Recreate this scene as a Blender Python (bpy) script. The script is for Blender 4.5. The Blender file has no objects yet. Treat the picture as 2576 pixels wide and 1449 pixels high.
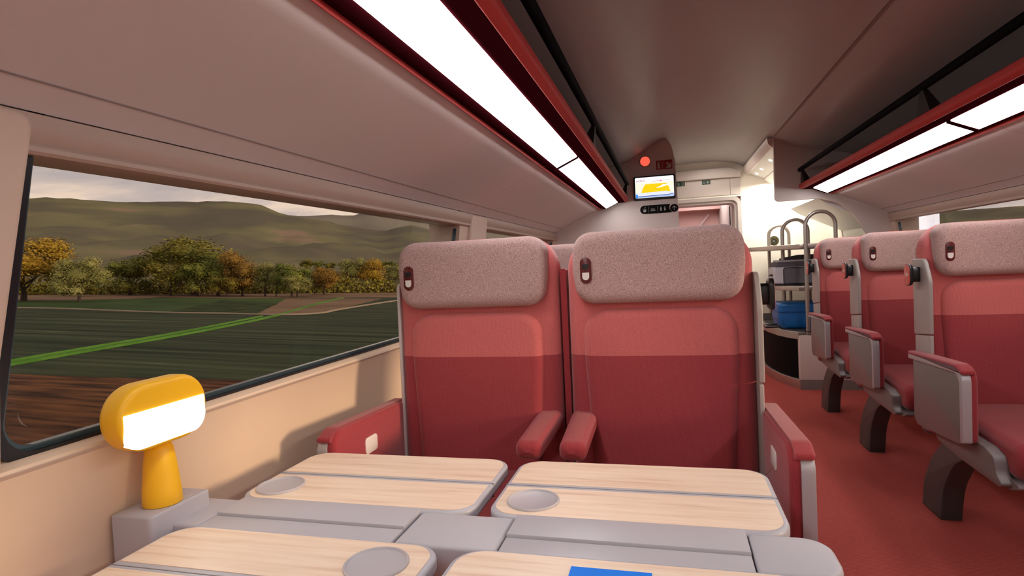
import bpy, bmesh, math, random
from mathutils import Vector, Matrix
random.seed(7)
PI = math.pi
sc = bpy.context.scene
C = sc.collection

# ------------------------------------------------------------------ camera
cam = bpy.data.objects.new('camera', bpy.data.cameras.new('camera'))
C.objects.link(cam)
CR = Matrix(((0.965201, 0.037022, 0.258874),(0.257057, 0.047542, -0.965226),(-0.048042, 0.998183, 0.036371)))
cam.matrix_world = Matrix.Translation((0, 0, 1.2)) @ CR.to_4x4()
cam.data.sensor_width = 36
cam.data.lens = 20.570
cam.data.clip_start = 0.02
cam.data.clip_end = 6000
sc.camera = cam
# ------------------------------------------------------------------ colour
sc.view_settings.view_transform = 'Standard'
sc.view_settings.look = 'None'
sc.view_settings.gamma = 1
sc.view_settings.use_curve_mapping = False
sc.view_settings.exposure = 0
# ------------------------------------------------------------------ world and sun
w = bpy.data.worlds.new('sky'); sc.world = w; w.use_nodes = True
nt = w.node_tree; N = nt.nodes; L = nt.links
bg = N['Background']; bg.inputs['Strength'].default_value = 1.0
tc = N.new('ShaderNodeTexCoord'); mp = N.new('ShaderNodeMapping')
mp.inputs['Scale'].default_value = (1, 1, 3.2)
mp.inputs['Location'].default_value = (0.3, 0.1, 0.35)
nz = N.new('ShaderNodeTexNoise'); nz.inputs['Scale'].default_value = 3.4; nz.inputs['Detail'].default_value = 8
nz.inputs['Roughness'].default_value = 0.55; nz.inputs['Distortion'].default_value = 0.3
cr = N.new('ShaderNodeValToRGB')
cr.color_ramp.elements[0].position = 0.44; cr.color_ramp.elements[0].color = (0.50, 0.42, 0.40, 1)
cr.color_ramp.elements[1].position = 0.57; cr.color_ramp.elements[1].color = (0.86, 0.66, 0.52, 1)
e = cr.color_ramp.elements.new(0.5); e.color = (0.60, 0.49, 0.44, 1)
L.new(tc.outputs['Generated'], mp.inputs['Vector']); L.new(mp.outputs['Vector'], nz.inputs['Vector'])
L.new(nz.outputs['Fac'], cr.inputs['Fac']); L.new(cr.outputs['Color'], bg.inputs['Color'])
sun = bpy.data.objects.new('sun', bpy.data.lights.new('sun', 'SUN')); C.objects.link(sun)
sun.data.energy = 2.2; sun.data.color = (1.0, 0.72, 0.48); sun.data.angle = math.radians(8)
sun.rotation_euler = Vector((1.0, -0.11, 0.155)).to_track_quat('Z', 'Y').to_euler()
def area(name, loc, size, energy, col, rot=(0, 0, 0), sy=None):
    o = bpy.data.objects.new(name, bpy.data.lights.new(name, 'AREA')); C.objects.link(o)
    o.data.energy = energy; o.data.color = col; o.data.size = size
    if sy: o.data.shape = 'RECTANGLE'; o.data.size_y = sy
    o.location = loc; o.rotation_euler = rot
    return o
area('vestibule_light', (1.25, 6.75, 2.0), 0.35, 62, (1.0, 0.93, 0.80), sy=0.8)
area('vestibule_aisle_light', (0.5, 6.6, 2.24), 0.3, 5, (1.0, 0.9, 0.78), sy=0.6)
area('next_car_fill', (0.5, 8.6, 2.1), 0.6, 14, (1.0, 0.86, 0.82), sy=1.0)  # unseen area light added to brighten the next car, no lamp modelled

# ------------------------------------------------------------------ materials
MATS = {}
def lin(c): return tuple(((x / 255) / 12.92 if x / 255 <= 0.04045 else ((x / 255 + 0.055) / 1.055) ** 2.4) for x in c)
def mat(name, col, rough=0.5, metal=0, spec=0.5, emit=None, es=1.0, var=0.0, vscale=8, bump=0.0, bscale=200, sheen=0, aniso=None):
    if name in MATS: return MATS[name]
    m = bpy.data.materials.new(name); m.use_nodes = True; MATS[name] = m
    nt = m.node_tree; N = nt.nodes; L = nt.links; b = N['Principled BSDF']
    b.inputs['Base Color'].default_value = (*col, 1); b.inputs['Roughness'].default_value = rough
    b.inputs['Metallic'].default_value = metal; b.inputs['Specular IOR Level'].default_value = spec
    if sheen: b.inputs['Sheen Weight'].default_value = sheen
    if emit: b.inputs['Emission Color'].default_value = (*emit, 1); b.inputs['Emission Strength'].default_value = es
    tc = N.new('ShaderNodeTexCoord')
    if var:
        n = N.new('ShaderNodeTexNoise'); n.inputs['Scale'].default_value = vscale; n.inputs['Detail'].default_value = 4
        L.new(tc.outputs['Object'], n.inputs['Vector'])
        r = N.new('ShaderNodeValToRGB'); r.color_ramp.elements[0].position = 0.3; r.color_ramp.elements[1].position = 0.7
        r.color_ramp.elements[0].color = (*[c * (1 - var) for c in col], 1); r.color_ramp.elements[1].color = (*[min(1, c * (1 + var)) for c in col], 1)
        L.new(n.outputs['Fac'], r.inputs['Fac']); L.new(r.outputs['Color'], b.inputs['Base Color'])
    if bump:
        n = N.new('ShaderNodeTexNoise'); n.inputs['Scale'].default_value = bscale; n.inputs['Detail'].default_value = 3
        L.new(tc.outputs['Object'], n.inputs['Vector'])
        bu = N.new('ShaderNodeBump'); bu.inputs['Strength'].default_value = bump; bu.inputs['Distance'].default_value = 0.002
        L.new(n.outputs['Fac'], bu.inputs['Height']); L.new(bu.outputs['Normal'], b.inputs['Normal'])
    return m
def mixnodes(name, base, rough=0.85):
    m = mat(name, base, rough); nt = m.node_tree
    return m, nt.nodes, nt.links, nt.nodes['Principled BSDF'], [n for n in nt.nodes if n.type == 'TEX_COORD'][0]

white = mat('warm_white_plastic', (0.57, 0.515, 0.50), 0.45, var=0.02, vscale=2)
bulkm = mat('bulkhead_panel', (0.62, 0.54, 0.50), 0.5, var=0.02, vscale=2)
ceilm = mat('ceiling_panel', (0.36, 0.35, 0.35), 0.45, var=0.02, vscale=2)
headm = mat('blind_casing', (0.44, 0.33, 0.27), 0.5)
wallm = mat('side_wall_panel', (0.74, 0.57, 0.415), 0.6, var=0.015, vscale=3)
trimw = mat('window_lining', (0.60, 0.46, 0.365), 0.5)
grey = mat('console_grey', (0.46, 0.45, 0.48), 0.42, var=0.02, vscale=5)
greyd = mat('console_seam_grey', (0.20, 0.19, 0.20), 0.5)
rimg = mat('table_rim_grey', (0.44, 0.44, 0.48), 0.38)
cupg = mat('cup_recess_grey', (0.46, 0.44, 0.46), 0.35)
shellg = mat('seat_shell_grey', (0.155, 0.13, 0.125), 0.42)
panelg = mat('arm_panel_grey', (0.175, 0.152, 0.148), 0.35)
silver = mat('silver_edge', (0.42, 0.40, 0.42), 0.35, 0.1)
seatside = mat('seat_side_panel_grey', (0.36, 0.32, 0.295), 0.38)
legm = mat('leg_dark_grey', (0.060, 0.062, 0.060), 0.4, spec=0.3)
black = mat('black_plastic', (0.008, 0.008, 0.009), 0.35)
rubber = mat('window_seal_black', (0.006, 0.007, 0.012), 0.3)
sealblue = mat('window_edge_gloss', (0.06, 0.10, 0.12), 0.15, 0.4)
redrail = mat('rack_red', (0.42, 0.045, 0.040), 0.6, spec=0.12)
darkred = mat('rack_channel_maroon', (0.030, 0.003, 0.005), 0.7, spec=0.0)
bracket = mat('bracket_brown_black', (0.03, 0.022, 0.022), 0.6, spec=0.1)
rackback = mat('rack_inner_grey', (0.16, 0.14, 0.13), 0.6)
badge = mat('badge_maroon', (0.10, 0.008, 0.008), 0.3)
badgew = mat('badge_white', (0.80, 0.76, 0.72), 0.3)
plate = mat('plate_coral', (0.60, 0.09, 0.07), 0.35)
txtw = mat('white_print', (0.85, 0.82, 0.80), 0.5)
steel = mat('brushed_steel', (0.52, 0.46, 0.42), 0.3, 0.85)
tube_m = mat('tube_steel', (0.40, 0.36, 0.33), 0.32, 0.7)
cabw = mat('cabinet_white', (0.70, 0.63, 0.60), 0.4)
cabg = mat('cabinet_plinth_grey', (0.22, 0.20, 0.20), 0.4)
cream = mat('vestibule_cream', (0.85, 0.81, 0.73), 0.5)
greenw = mat('vestibule_pale', (0.74, 0.745, 0.70), 0.45)
pink = mat('next_car_pink', (0.70, 0.46, 0.43), 0.6)
yellow = mat('lamp_yellow', (1.0, 0.55, 0.012), 0.42, emit=(0.9, 0.35, 0.0), es=0.0)
lampw = mat('lamp_glow', (1, 1, 1), 0.5, emit=(1.0, 0.93, 0.80), es=7)
striplight = mat('strip_light', (1, 1, 1), 0.5, emit=(1.0, 0.955, 0.95), es=11.5)
spotm = mat('spot_glow', (1, 1, 1), 0.5, emit=(1.0, 0.95, 0.85), es=6)
bluep = mat('blue_card', (0.010, 0.21, 0.85), 0.6, spec=0.2)
blueb = mat('blue_shell', (0.006, 0.13, 0.42), 0.38, var=0.1, vscale=6)
bagl = mat('bag_light_grey', (0.60, 0.60, 0.65), 0.7, bump=0.3, bscale=300)
bagd = mat('bag_dark_grey', (0.13, 0.12, 0.14), 0.7, bump=0.3, bscale=300)
pinkledge = mat('seam_dark', (0.26, 0.22, 0.21), 0.7)

def fabric(name, top, low, split):
    m, N, L, b, tc = mixnodes(name, top, 0.95)
    b.inputs['Sheen Weight'].default_value = 0.25; b.inputs['Sheen Roughness'].default_value = 0.5
    b.inputs['Specular IOR Level'].default_value = 0.15
    n = N.new('ShaderNodeTexNoise'); n.inputs['Scale'].default_value = 330; n.inputs['Detail'].default_value = 2
    w = N.new('ShaderNodeTexWave'); w.inputs['Scale'].default_value = 70; w.bands_direction = 'X'; w.inputs['Distortion'].default_value = 1.2
    n2 = N.new('ShaderNodeTexNoise'); n2.inputs['Scale'].default_value = 5
    for q in (n, w, n2): L.new(tc.outputs['Object'], q.inputs['Vector'])
    if low:
        s = N.new('ShaderNodeSeparateXYZ'); L.new(tc.outputs['Object'], s.inputs[0])
        g = N.new('ShaderNodeMath'); g.operation = 'GREATER_THAN'; g.inputs[1].default_value = split
        L.new(s.outputs['Z'], g.inputs[0])
        mx = N.new('ShaderNodeMix'); mx.data_type = 'RGBA'; mx.inputs[6].default_value = (*low, 1); mx.inputs[7].default_value = (*top, 1)
        L.new(g.outputs[0], mx.inputs[0]); base = mx.outputs[2]
    else:
        rg = N.new('ShaderNodeRGB'); rg.outputs[0].default_value = (*top, 1); base = rg.outputs[0]
    ad = N.new('ShaderNodeMath'); ad.operation = 'MULTIPLY_ADD'; ad.inputs[1].default_value = 0.55; ad.inputs[2].default_value = 0.72
    L.new(n.outputs['Fac'], ad.inputs[0])
    ad2 = N.new('ShaderNodeMath'); ad2.operation = 'MULTIPLY_ADD'; ad2.inputs[1].default_value = 0.12
    L.new(w.outputs['Fac'], ad2.inputs[0]); L.new(ad.outputs[0], ad2.inputs[2])
    vm = N.new('ShaderNodeVectorMath'); vm.operation = 'SCALE'; L.new(base, vm.inputs[0]); L.new(ad2.outputs[0], vm.inputs['Scale'])
    L.new(vm.outputs[0], b.inputs['Base Color'])
    bu = N.new('ShaderNodeBump'); bu.inputs['Strength'].default_value = 0.25; bu.inputs['Distance'].default_value = 0.0015
    L.new(n.outputs['Fac'], bu.inputs['Height']); L.new(bu.outputs['Normal'], b.inputs['Normal'])
    return m
REDT, REDL = (0.54, 0.138, 0.134), (0.32, 0.050, 0.058)
fab2 = fabric('two_tone_red_fabric', REDT, REDL, 0.912)
fabd = fabric('dark_red_fabric', (0.30, 0.038, 0.045), None, 0)
fabc = fabric('cushion_red_fabric', (0.26, 0.030, 0.036), None, 0)

hd, N, L, b, tc = mixnodes('speckled_headrest_wool', (0.4, 0.3, 0.28), 0.95)
b.inputs['Specular IOR Level'].default_value = 0.1; b.inputs['Sheen Weight'].default_value = 0.2
n = N.new('ShaderNodeTexNoise'); n.inputs['Scale'].default_value = 560; n.inputs['Detail'].default_value = 2
L.new(tc.outputs['Object'], n.inputs['Vector'])
r = N.new('ShaderNodeValToRGB'); r.color_ramp.elements[0].position = 0.36; r.color_ramp.elements[1].position = 0.64
r.color_ramp.elements[0].color = (0.29, 0.178, 0.170, 1); r.color_ramp.elements[1].color = (0.64, 0.45, 0.42, 1)
L.new(n.outputs['Fac'], r.inputs['Fac']); L.new(r.outputs['Color'], b.inputs['Base Color'])
bu = N.new('ShaderNodeBump'); bu.inputs['Strength'].default_value = 0.4; bu.inputs['Distance'].default_value = 0.002
L.new(n.outputs['Fac'], bu.inputs['Height']); L.new(bu.outputs['Normal'], b.inputs['Normal'])

carpet, N, L, b, tc = mixnodes('red_ribbed_carpet', (0.3, 0.04, 0.035), 0.98)
b.inputs['Specular IOR Level'].default_value = 0.05
wv = N.new('ShaderNodeTexWave'); wv.bands_direction = 'Y'; wv.inputs['Scale'].default_value = 32; wv.inputs['Distortion'].default_value = 2.0; wv.inputs['Detail'].default_value = 2; wv.inputs['Detail Scale'].default_value = 6
n = N.new('ShaderNodeTexNoise'); n.inputs['Scale'].default_value = 160; n.inputs['Detail'].default_value = 3
L.new(tc.outputs['Object'], wv.inputs['Vector']); L.new(tc.outputs['Object'], n.inputs['Vector'])
mm = N.new('ShaderNodeMath'); mm.operation = 'ADD'; L.new(wv.outputs['Fac'], mm.inputs[0]); L.new(n.outputs['Fac'], mm.inputs[1])
r = N.new('ShaderNodeValToRGB'); r.color_ramp.elements[0].position = 0.45; r.color_ramp.elements[1].position = 1.0
r.color_ramp.elements[0].color = (0.40, 0.078, 0.068, 1); r.color_ramp.elements[1].color = (0.60, 0.125, 0.105, 1)
mh = N.new('ShaderNodeMath'); mh.operation = 'MULTIPLY'; mh.inputs[1].default_value = 0.6; L.new(mm.outputs[0], mh.inputs[0])
L.new(mh.outputs[0], r.inputs['Fac']); L.new(r.outputs['Color'], b.inputs['Base Color'])
bu = N.new('ShaderNodeBump'); bu.inputs['Strength'].default_value = 0.4; bu.inputs['Distance'].default_value = 0.003
L.new(mm.outputs[0], bu.inputs['Height']); L.new(bu.outputs['Normal'], b.inputs['Normal'])

wood, N, L, b, tc = mixnodes('pale_ash_wood', (0.8, 0.6, 0.42), 0.42)
mp = N.new('ShaderNodeMapping'); mp.inputs['Scale'].default_value = (1.6, 26, 26)
n = N.new('ShaderNodeTexNoise'); n.inputs['Scale'].default_value = 2.2; n.inputs['Detail'].default_value = 7; n.inputs['Distortion'].default_value = 0.35
n.inputs['Roughness'].default_value = 0.6
L.new(tc.outputs['Object'], mp.inputs['Vector']); L.new(mp.outputs['Vector'], n.inputs['Vector'])
r = N.new('ShaderNodeValToRGB'); r.color_ramp.elements[0].position = 0.28; r.color_ramp.elements[1].position = 0.68
r.color_ramp.elements[0].color = (0.70, 0.49, 0.335, 1); r.color_ramp.elements[1].color = (0.90, 0.74, 0.58, 1)
e = r.color_ramp.elements.new(0.45); e.color = (0.83, 0.645, 0.48, 1)
L.new(n.outputs['Fac'], r.inputs['Fac']); L.new(r.outputs['Color'], b.inputs['Base Color'])

glass = bpy.data.materials.new('window_glass'); glass.use_nodes = True
N = glass.node_tree.nodes; L = glass.node_tree.links; N.remove(N['Principled BSDF'])
tr = N.new('ShaderNodeBsdfTransparent'); gl = N.new('ShaderNodeBsdfGlossy'); gl.inputs['Roughness'].default_value = 0.02
tr.inputs['Color'].default_value = (0.97, 0.98, 0.98, 1)
lw = N.new('ShaderNodeLayerWeight'); lw.inputs['Blend'].default_value = 0.5
pw = N.new('ShaderNodeMath'); pw.operation = 'POWER'; pw.inputs[1].default_value = 5; L.new(lw.outputs['Facing'], pw.inputs[0])
ml = N.new('ShaderNodeMath'); ml.operation = 'MULTIPLY_ADD'; ml.inputs[1].default_value = 0.35; ml.inputs[2].default_value = 0.012; L.new(pw.outputs[0], ml.inputs[0])
mx = N.new('ShaderNodeMixShader'); L.new(ml.outputs[0], mx.inputs[0]); L.new(tr.outputs[0], mx.inputs[1]); L.new(gl.outputs[0], mx.inputs[2])
L.new(mx.outputs[0], N['Material Output'].inputs['Surface'])

def emis(name, col, s=1.0):
    return mat(name, (0, 0, 0), 0.6, spec=0.0, emit=col, es=s)

# ------------------------------------------------------------------ mesh helpers
def link(name, bm, m, parent=None, smooth=35):
    if len(bm.faces): bmesh.ops.recalc_face_normals(bm, faces=bm.faces)
    a = math.radians(smooth)
    for f in bm.faces: f.smooth = True
    for e_ in bm.edges:
        if len(e_.link_faces) == 2:
            try:
                if e_.calc_face_angle() > a: e_.smooth = False
            except ValueError: pass
    me = bpy.data.meshes.new(name); bm.to_mesh(me); bm.free()
    me.materials.append(m)
    o = bpy.data.objects.new(name, me); C.objects.link(o)
    if parent: o.parent = parent
    return o
def thing(name, label, cat, loc=(0, 0, 0), group=None):
    o = bpy.data.objects.new(name, None); C.objects.link(o); o.empty_display_size = 0.1
    o.location = loc; o['label'] = label; o['category'] = cat
    if group: o['group'] = group
    return o
def tag(o, label, cat, group=None, kind=None):
    o['label'] = label; o['category'] = cat
    if group: o['group'] = group
    if kind: o['kind'] = kind
    return o
def struct(name, bm, m, **k):
    o = link(name, bm, m, **k); o['kind'] = 'structure'; return o
def rpoly(pts, rad, seg=6):
    """polygon with rounded corners; rad is one radius or a list"""
    out = []; n = len(pts)
    if not isinstance(rad, (list, tuple)): rad = [rad] * n
    for i in range(n):
        p = Vector(pts[i]); a = Vector(pts[i - 1]); c = Vector(pts[(i + 1) % n]); r = rad[i]
        if r <= 0: out.append((p.x, p.y)); continue
        u = (a - p).normalized(); v = (c - p).normalized()
        cosang = max(-0.9999, min(0.9999, u.dot(v))); half = math.acos(cosang) / 2
        t = min(r / math.tan(half), (a - p).length * 0.499, (c - p).length * 0.499); rr = t * math.tan(half)
        ctr = p + (u + v).normalized() * (rr / math.sin(half))
        s = p + u * t; e_ = p + v * t
        a0 = math.atan2(s.y - ctr.y, s.x - ctr.x); a1 = math.atan2(e_.y - ctr.y, e_.x - ctr.x)
        d = a1 - a0
        while d > PI: d -= 2 * PI
        while d < -PI: d += 2 * PI
        for k in range(seg + 1):
            th = a0 + d * k / seg; out.append((ctr.x + rr * math.cos(th), ctr.y + rr * math.sin(th)))
    return out
def rrect(x0, x1, y0, y1, r, seg=6):
    return rpoly([(x0, y0), (x1, y0), (x1, y1), (x0, y1)], r, seg)
def ccw(o):
    A = sum(o[i][0] * o[(i + 1) % len(o)][1] - o[(i + 1) % len(o)][0] * o[i][1] for i in range(len(o)))
    return o if A > 0 else list(reversed(o))
def offset(o, d):
    n = len(o); res = []
    for i in range(n):
        p = Vector(o[i]); a = Vector(o[i - 1]); c = Vector(o[(i + 1) % n])
        u = (p - a); v = (c - p)
        if u.length < 1e-7: u = v
        if v.length < 1e-7: v = u
        n1 = Vector((-u.y, u.x)).normalized(); n2 = Vector((-v.y, v.x)).normalized()
        m = (n1 + n2)
        if m.length < 1e-6: m = n1
        m.normalize(); k = 1 / max(0.5, m.dot(n1))
        q = p + m * d * k; res.append((q.x, q.y))
    return res
def slab(bm, outline, w0, w1, fn, er=0.0, eb=0.0, seg=4, bulge=0.0, rings=0, flatcap=True):
    """solid between w0 (back) and w1 (front) over an outline, rounded edges er (front) / eb (back)"""
    o = ccw(outline); s = 1 if w1 > w0 else -1; prof = []
    if eb > 0:
        for k in range(seg + 1):
            t = k / seg * PI / 2; prof.append((eb * (1 - math.sin(t)), w0 + s * eb * (1 - math.cos(t))))
    else: prof.append((0, w0))
    if er > 0:
        for k in range(seg + 1):
            t = k / seg * PI / 2; prof.append((er * (1 - math.cos(t)), w1 - s * er * (1 - math.sin(t))))
    else: prof.append((0, w1))
    loops = []
    for d, ww in prof:
        q = offset(o, d) if d > 1e-7 else o
        loops.append([bm.verts.new(fn(u, v, ww)) for u, v in q])
    last = offset(o, er) if er > 0 else o
    cu = sum(p[0] for p in last) / len(last); cv = sum(p[1] for p in last) / len(last)
    cu = (max(p[0] for p in last) + min(p[0] for p in last)) / 2; cv = (max(p[1] for p in last) + min(p[1] for p in last)) / 2
    if rings:
        for k in range(1, rings):
            sc_ = 1 - k / rings
            loops.append([bm.verts.new(fn(cu + (u - cu) * sc_, cv + (v - cv) * sc_, w1 + s * bulge * (1 - sc_ ** 2) ** 0.8)) for u, v in last])
    for a, b_ in zip(loops[:-1], loops[1:]):
        n = len(a)
        for i in range(n):
            bm.faces.new((a[i], a[(i + 1) % n], b_[(i + 1) % n], b_[i]))
    bm.faces.new(loops[0])
    if rings:
        c = bm.verts.new(fn(cu, cv, w1 + s * bulge)); a = loops[-1]; n = len(a)
        for i in range(n): bm.faces.new((a[i], a[(i + 1) % n], c))
    else: bm.faces.new(list(reversed(loops[-1])))
    return bm
XZ = lambda u, v, w_: (u, w_, v)      # outline in x-z, depth along y
YZ = lambda u, v, w_: (w_, u, v)      # outline in y-z, depth along x
XY = lambda u, v, w_: (u, v, w_)      # outline in x-y, depth along z
def nb(): return bmesh.new()
def box(bm, x0, x1, y0, y1, z0, z1, r=0.0):
    if r <= 0: return slab(bm, [(x0, y0), (x1, y0), (x1, y1), (x0, y1)], z0, z1, XY)
    return slab(bm, rrect(x0, x1, y0, y1, r, 3), z0, z1, XY, er=r, eb=r, seg=3)
def ring(bm, outer, inner, w0, w1, fn):
    o = outer; i_ = inner; n = len(o)
    A = [bm.verts.new(fn(*p, w0)) for p in o]; B = [bm.verts.new(fn(*p, w0)) for p in i_]
    A2 = [bm.verts.new(fn(*p, w1)) for p in o]; B2 = [bm.verts.new(fn(*p, w1)) for p in i_]
    for k in range(n):
        j = (k + 1) % n
        bm.faces.new((A[k], A[j], B[j], B[k])); bm.faces.new((A2[k], A2[j], B2[j], B2[k]))
        bm.faces.new((A[k], A[j], A2[j], A2[k])); bm.faces.new((B[k], B[j], B2[j], B2[k]))
    return bm
def tube(bm, pts, r, seg=12, caps=True):
    P = [Vector(p) for p in pts]; loops = []; up = None
    for i, p in enumerate(P):
        t = (P[min(i + 1, len(P) - 1)] - P[max(i - 1, 0)]).normalized()
        if up is None:
            up = Vector((0, 0, 1)) if abs(t.z) < 0.9 else Vector((0, 1, 0))
        x = t.cross(up).normalized(); up = x.cross(t).normalized()
        rr = r[i] if isinstance(r, list) else r
        loops.append([bm.verts.new(p + x * rr * math.cos(2 * PI * k / seg) + up * rr * math.sin(2 * PI * k / seg)) for k in range(seg)])
    for a, b_ in zip(loops[:-1], loops[1:]):
        for i in range(seg): bm.faces.new((a[i], a[(i + 1) % seg], b_[(i + 1) % seg], b_[i]))
    if caps: bm.faces.new(loops[0]); bm.faces.new(list(reversed(loops[-1])))
    return bm
def lathe(bm, prof, c=(0, 0, 0), seg=32, sx=1, sy=1):
    loops = []
    for r, z in prof:
        loops.append([bm.verts.new((c[0] + sx * r * math.cos(2 * PI * k / seg), c[1] + sy * r * math.sin(2 * PI * k / seg), c[2] + z)) for k in range(seg)])
    for a, b_ in zip(loops[:-1], loops[1:]):
        for i in range(seg): bm.faces.new((a[i], a[(i + 1) % seg], b_[(i + 1) % seg], b_[i]))
    bm.faces.new(loops[0]); bm.faces.new(list(reversed(loops[-1])))
    return bm
def text(name, s, size, m, parent, mtx, ext=0.0004, align='CENTER'):
    cu = bpy.data.curves.new(name, 'FONT'); cu.body = s; cu.size = size; cu.extrude = ext; cu.align_x = align; cu.align_y = 'CENTER'; cu.resolution_u = 3
    o = bpy.data.objects.new(name, cu); C.objects.link(o); dg = bpy.context.evaluated_depsgraph_get()
    me = bpy.data.meshes.new_from_object(o.evaluated_get(dg)); bpy.data.objects.remove(o)
    me.transform(mtx); me.materials.clear(); me.materials.append(m)
    r_ = bpy.data.objects.new(name, me); C.objects.link(r_)
    if parent: r_.parent = parent
    return r_
FACE = Matrix(((1, 0, 0, 0), (0, 0, -1, 0), (0, 1, 0, 0), (0, 0, 0, 1)))   # text in x-z plane facing -y

XC = 0.38                                             # middle of the carriage
YB, YE = -2.2, 5.45                                   # back end, bulkhead plane
def SX(side): return lambda a: XC + side * a

# ------------------------------------------------------------------ floor, ceiling, walls
bm = nb(); box(bm, -1.15, 1.91, YB, 10.2, -0.08, 0.0); struct('floor', bm, carpet)
cp = [(0, 2.305), (0.2, 2.30), (0.36, 2.275), (0.45, 2.245), (0.526, 2.195), (0.60, 2.150), (0.68, 2.105), (0.85, 2.06), (1.08, 2.015), (1.18, 1.98), (1.26, 1.90), (1.36, 1.72)]
def ceiling(nm, y0, y1, prof, m):
    pl = [(XC - a, z) for a, z in reversed(prof)] + [(XC + a, z) for a, z in prof[1:]]
    top = [(x + (x - XC) * 0.06, z + 0.05) for x, z in reversed(pl)]
    bm = nb(); slab(bm, pl + top, y0, y1, XZ); return struct(nm, bm, m, smooth=25)
ceiling('ceiling', YB, YE + 0.02, cp, ceilm)
ceiling('ceiling', YE + 0.02, 7.2, [(0, 2.305), (0.2, 2.30), (0.36, 2.275), (0.45, 2.245), (0.526, 2.20), (1.5, 2.20)], ceilm)
for sd in (1, -1):      # joint strip of the ceiling panels
    X = SX(sd); bm = nb(); slab(bm, [(X(0.520), 2.192), (X(0.532), 2.186), (X(0.534), 2.196), (X(0.522), 2.202)], YB, YE, XZ)
    if sd == 1: struct('trim_1', bm, pinkledge)
for sd, nm in ((-1, 'left'), (1, 'right')):
    X = SX(sd)
    prof = [(1.44, 0.893), (1.447, 0.87), (1.458, 0.80), (1.468, 0.70), (1.475, 0.40), (1.48, 0.0), (1.56, 0.0), (1.56, 0.86), (1.49, 0.913), (1.48, 0.913), (1.465, 0.908), (1.445, 0.903)]
    bm = nb(); slab(bm, [(X(a), z) for a, z in prof], YB, 7.2, XZ); struct('wall_' + nm, bm, wallm)
    # little ledge line under the sill
    bm = nb(); slab(bm, [(X(1.437), 0.897), (X(1.441), 0.890), (X(1.446), 0.890), (X(1.446), 0.898)], YB, YE, XZ); struct('trim_2' if sd < 0 else 'trim_3', bm, trimw)
    # header with blind casing above the windows
    prof = [(1.56, 1.44), (1.44, 1.425), (1.385, 1.423), (1.379, 1.428), (1.380, 1.436), (1.386, 1.442), (1.378, 1.455), (1.374, 1.472), (1.378, 1.490), (1.40, 1.493), (1.56, 1.50)]
    bm = nb(); slab(bm, [(X(a), z) for a, z in prof], YB, YE, XZ); struct('wall_' + nm + '_header', bm, headm)
    bm = nb(); slab(bm, [(X(a), z) for a, z in [(1.56, 1.50), (1.40, 1.492), (1.36, 1.72), (1.60, 1.72)]], YB, YE, XZ); struct('wall_' + nm + '_upper', bm, white)
    wins = [(-1.9, 0.37), (0.705, 2.80), (3.20, 5.34)]
    edges = [YB, -1.9, 0.37, 0.705, 2.80, 3.20, 5.34, YE]
    for k in range(0, 8, 2):         # pillars between the windows
        y0, y1 = edges[k], edges[k + 1]
        bm = nb(); slab(bm, [(X(1.445), 0.90), (X(1.56), 0.90), (X(1.56), 1.45), (X(1.39), 1.45)], y0 + (0.012 if k else 0), y1 - (0.012 if k < 6 else 0), XZ)
        struct('wall_' + nm + '_pillar', bm, trimw)
        c0 = y0 + 0.10 if k else YB; c1 = y1 - 0.013 if k < 6 else YE
        o = rpoly([(c0 + 0.01, 0.905), (c1 - 0.03, 0.905), (c1, 1.488), (c0, 1.488)], [0.0, 0.0, 0.03, 0.03], 5)
        def pf(u, v, w_, X=X):
            t = (v - 0.905) / 0.583
            return (X(w_ - 0.055 * t), u + 0.05 * max(0, v - 1.2) / 0.28, v)
        bm = nb(); slab(bm, o, 1.46, 1.425, pf, er=0.012); struct('trim_4' if sd < 0 else 'trim_5', bm, trimw)
    for wi, (y0, y1) in enumerate(wins):
        def tilt(u, v, w_, X=X): return (X(w_ - 0.075 * (v - 0.91) / 0.53), u + 0.036 * max(0, v - 1.2) / 0.25, v)
        wn = bpy.data.objects.new('window_%d' % (wi + 1 + (3 if sd > 0 else 0)), None); C.objects.link(wn); wn['kind'] = 'structure'
        O = rrect(y0 - 0.01, y1 + 0.03, 0.895, 1.53, 0.07, 6); I = rrect(y0 + 0.008, y1 - 0.012, 0.916, 1.525, 0.06, 6)
        I2 = rrect(y0 + 0.018, y1 - 0.022, 0.926, 1.52, 0.05, 6)
        bm = nb(); ring(bm, O, I, 1.470, 1.50, tilt); link('window_seal', bm, rubber, wn)
        bm = nb(); ring(bm, I, I2, 1.482, 1.50, tilt); link('window_frame', bm, sealblue, wn)
        bm = nb(); bm.faces.new([bm.verts.new(tilt(u, v, 1.49)) for u, v in ccw(O)]); link('window_pane', bm, glass, wn)
bm = nb(); box(bm, -1.2, 1.96, YB - 0.05, YB, 0, 2.35); struct('wall_back', bm, white)

# ------------------------------------------------------------------ bulkheads
pl = [(-1.09, 0), (-1.09, 1.60), (-0.98, 1.95), (-0.72, 2.06), (-0.42, 2.09), (-0.30, 2.15), (-0.14, 2.255), (-0.085, 2.288), (-0.03, 2.296), (0.010, 2.286), (0.042, 2.258), (0.066, 2.212), (0.082, 2.14), (0.094, 2.05), (0.102, 1.80), (0.110, 1.52), (0.115, 1.0), (0.115, 0)]
bm = nb(); slab(bm, pl, YE, 7.15, XZ); struct('wall_end_left', bm, bulkm)
pr = [(0.906, 2.21), (0.906, 1.646), (1.25, 1.650), (1.395, 1.602), (1.511, 1.494), (1.62, 1.30), (1.70, 1.0), (1.76, 0.5), (1.78, 0.0), (1.91, 0.0), (1.91, 2.28), (0.906, 2.28)]
pr = rpoly(pr, [0, 0.035, 0.10, 0.15, 0.2, 0.3, 0.3, 0.2, 0, 0, 0, 0], 6)
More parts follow.
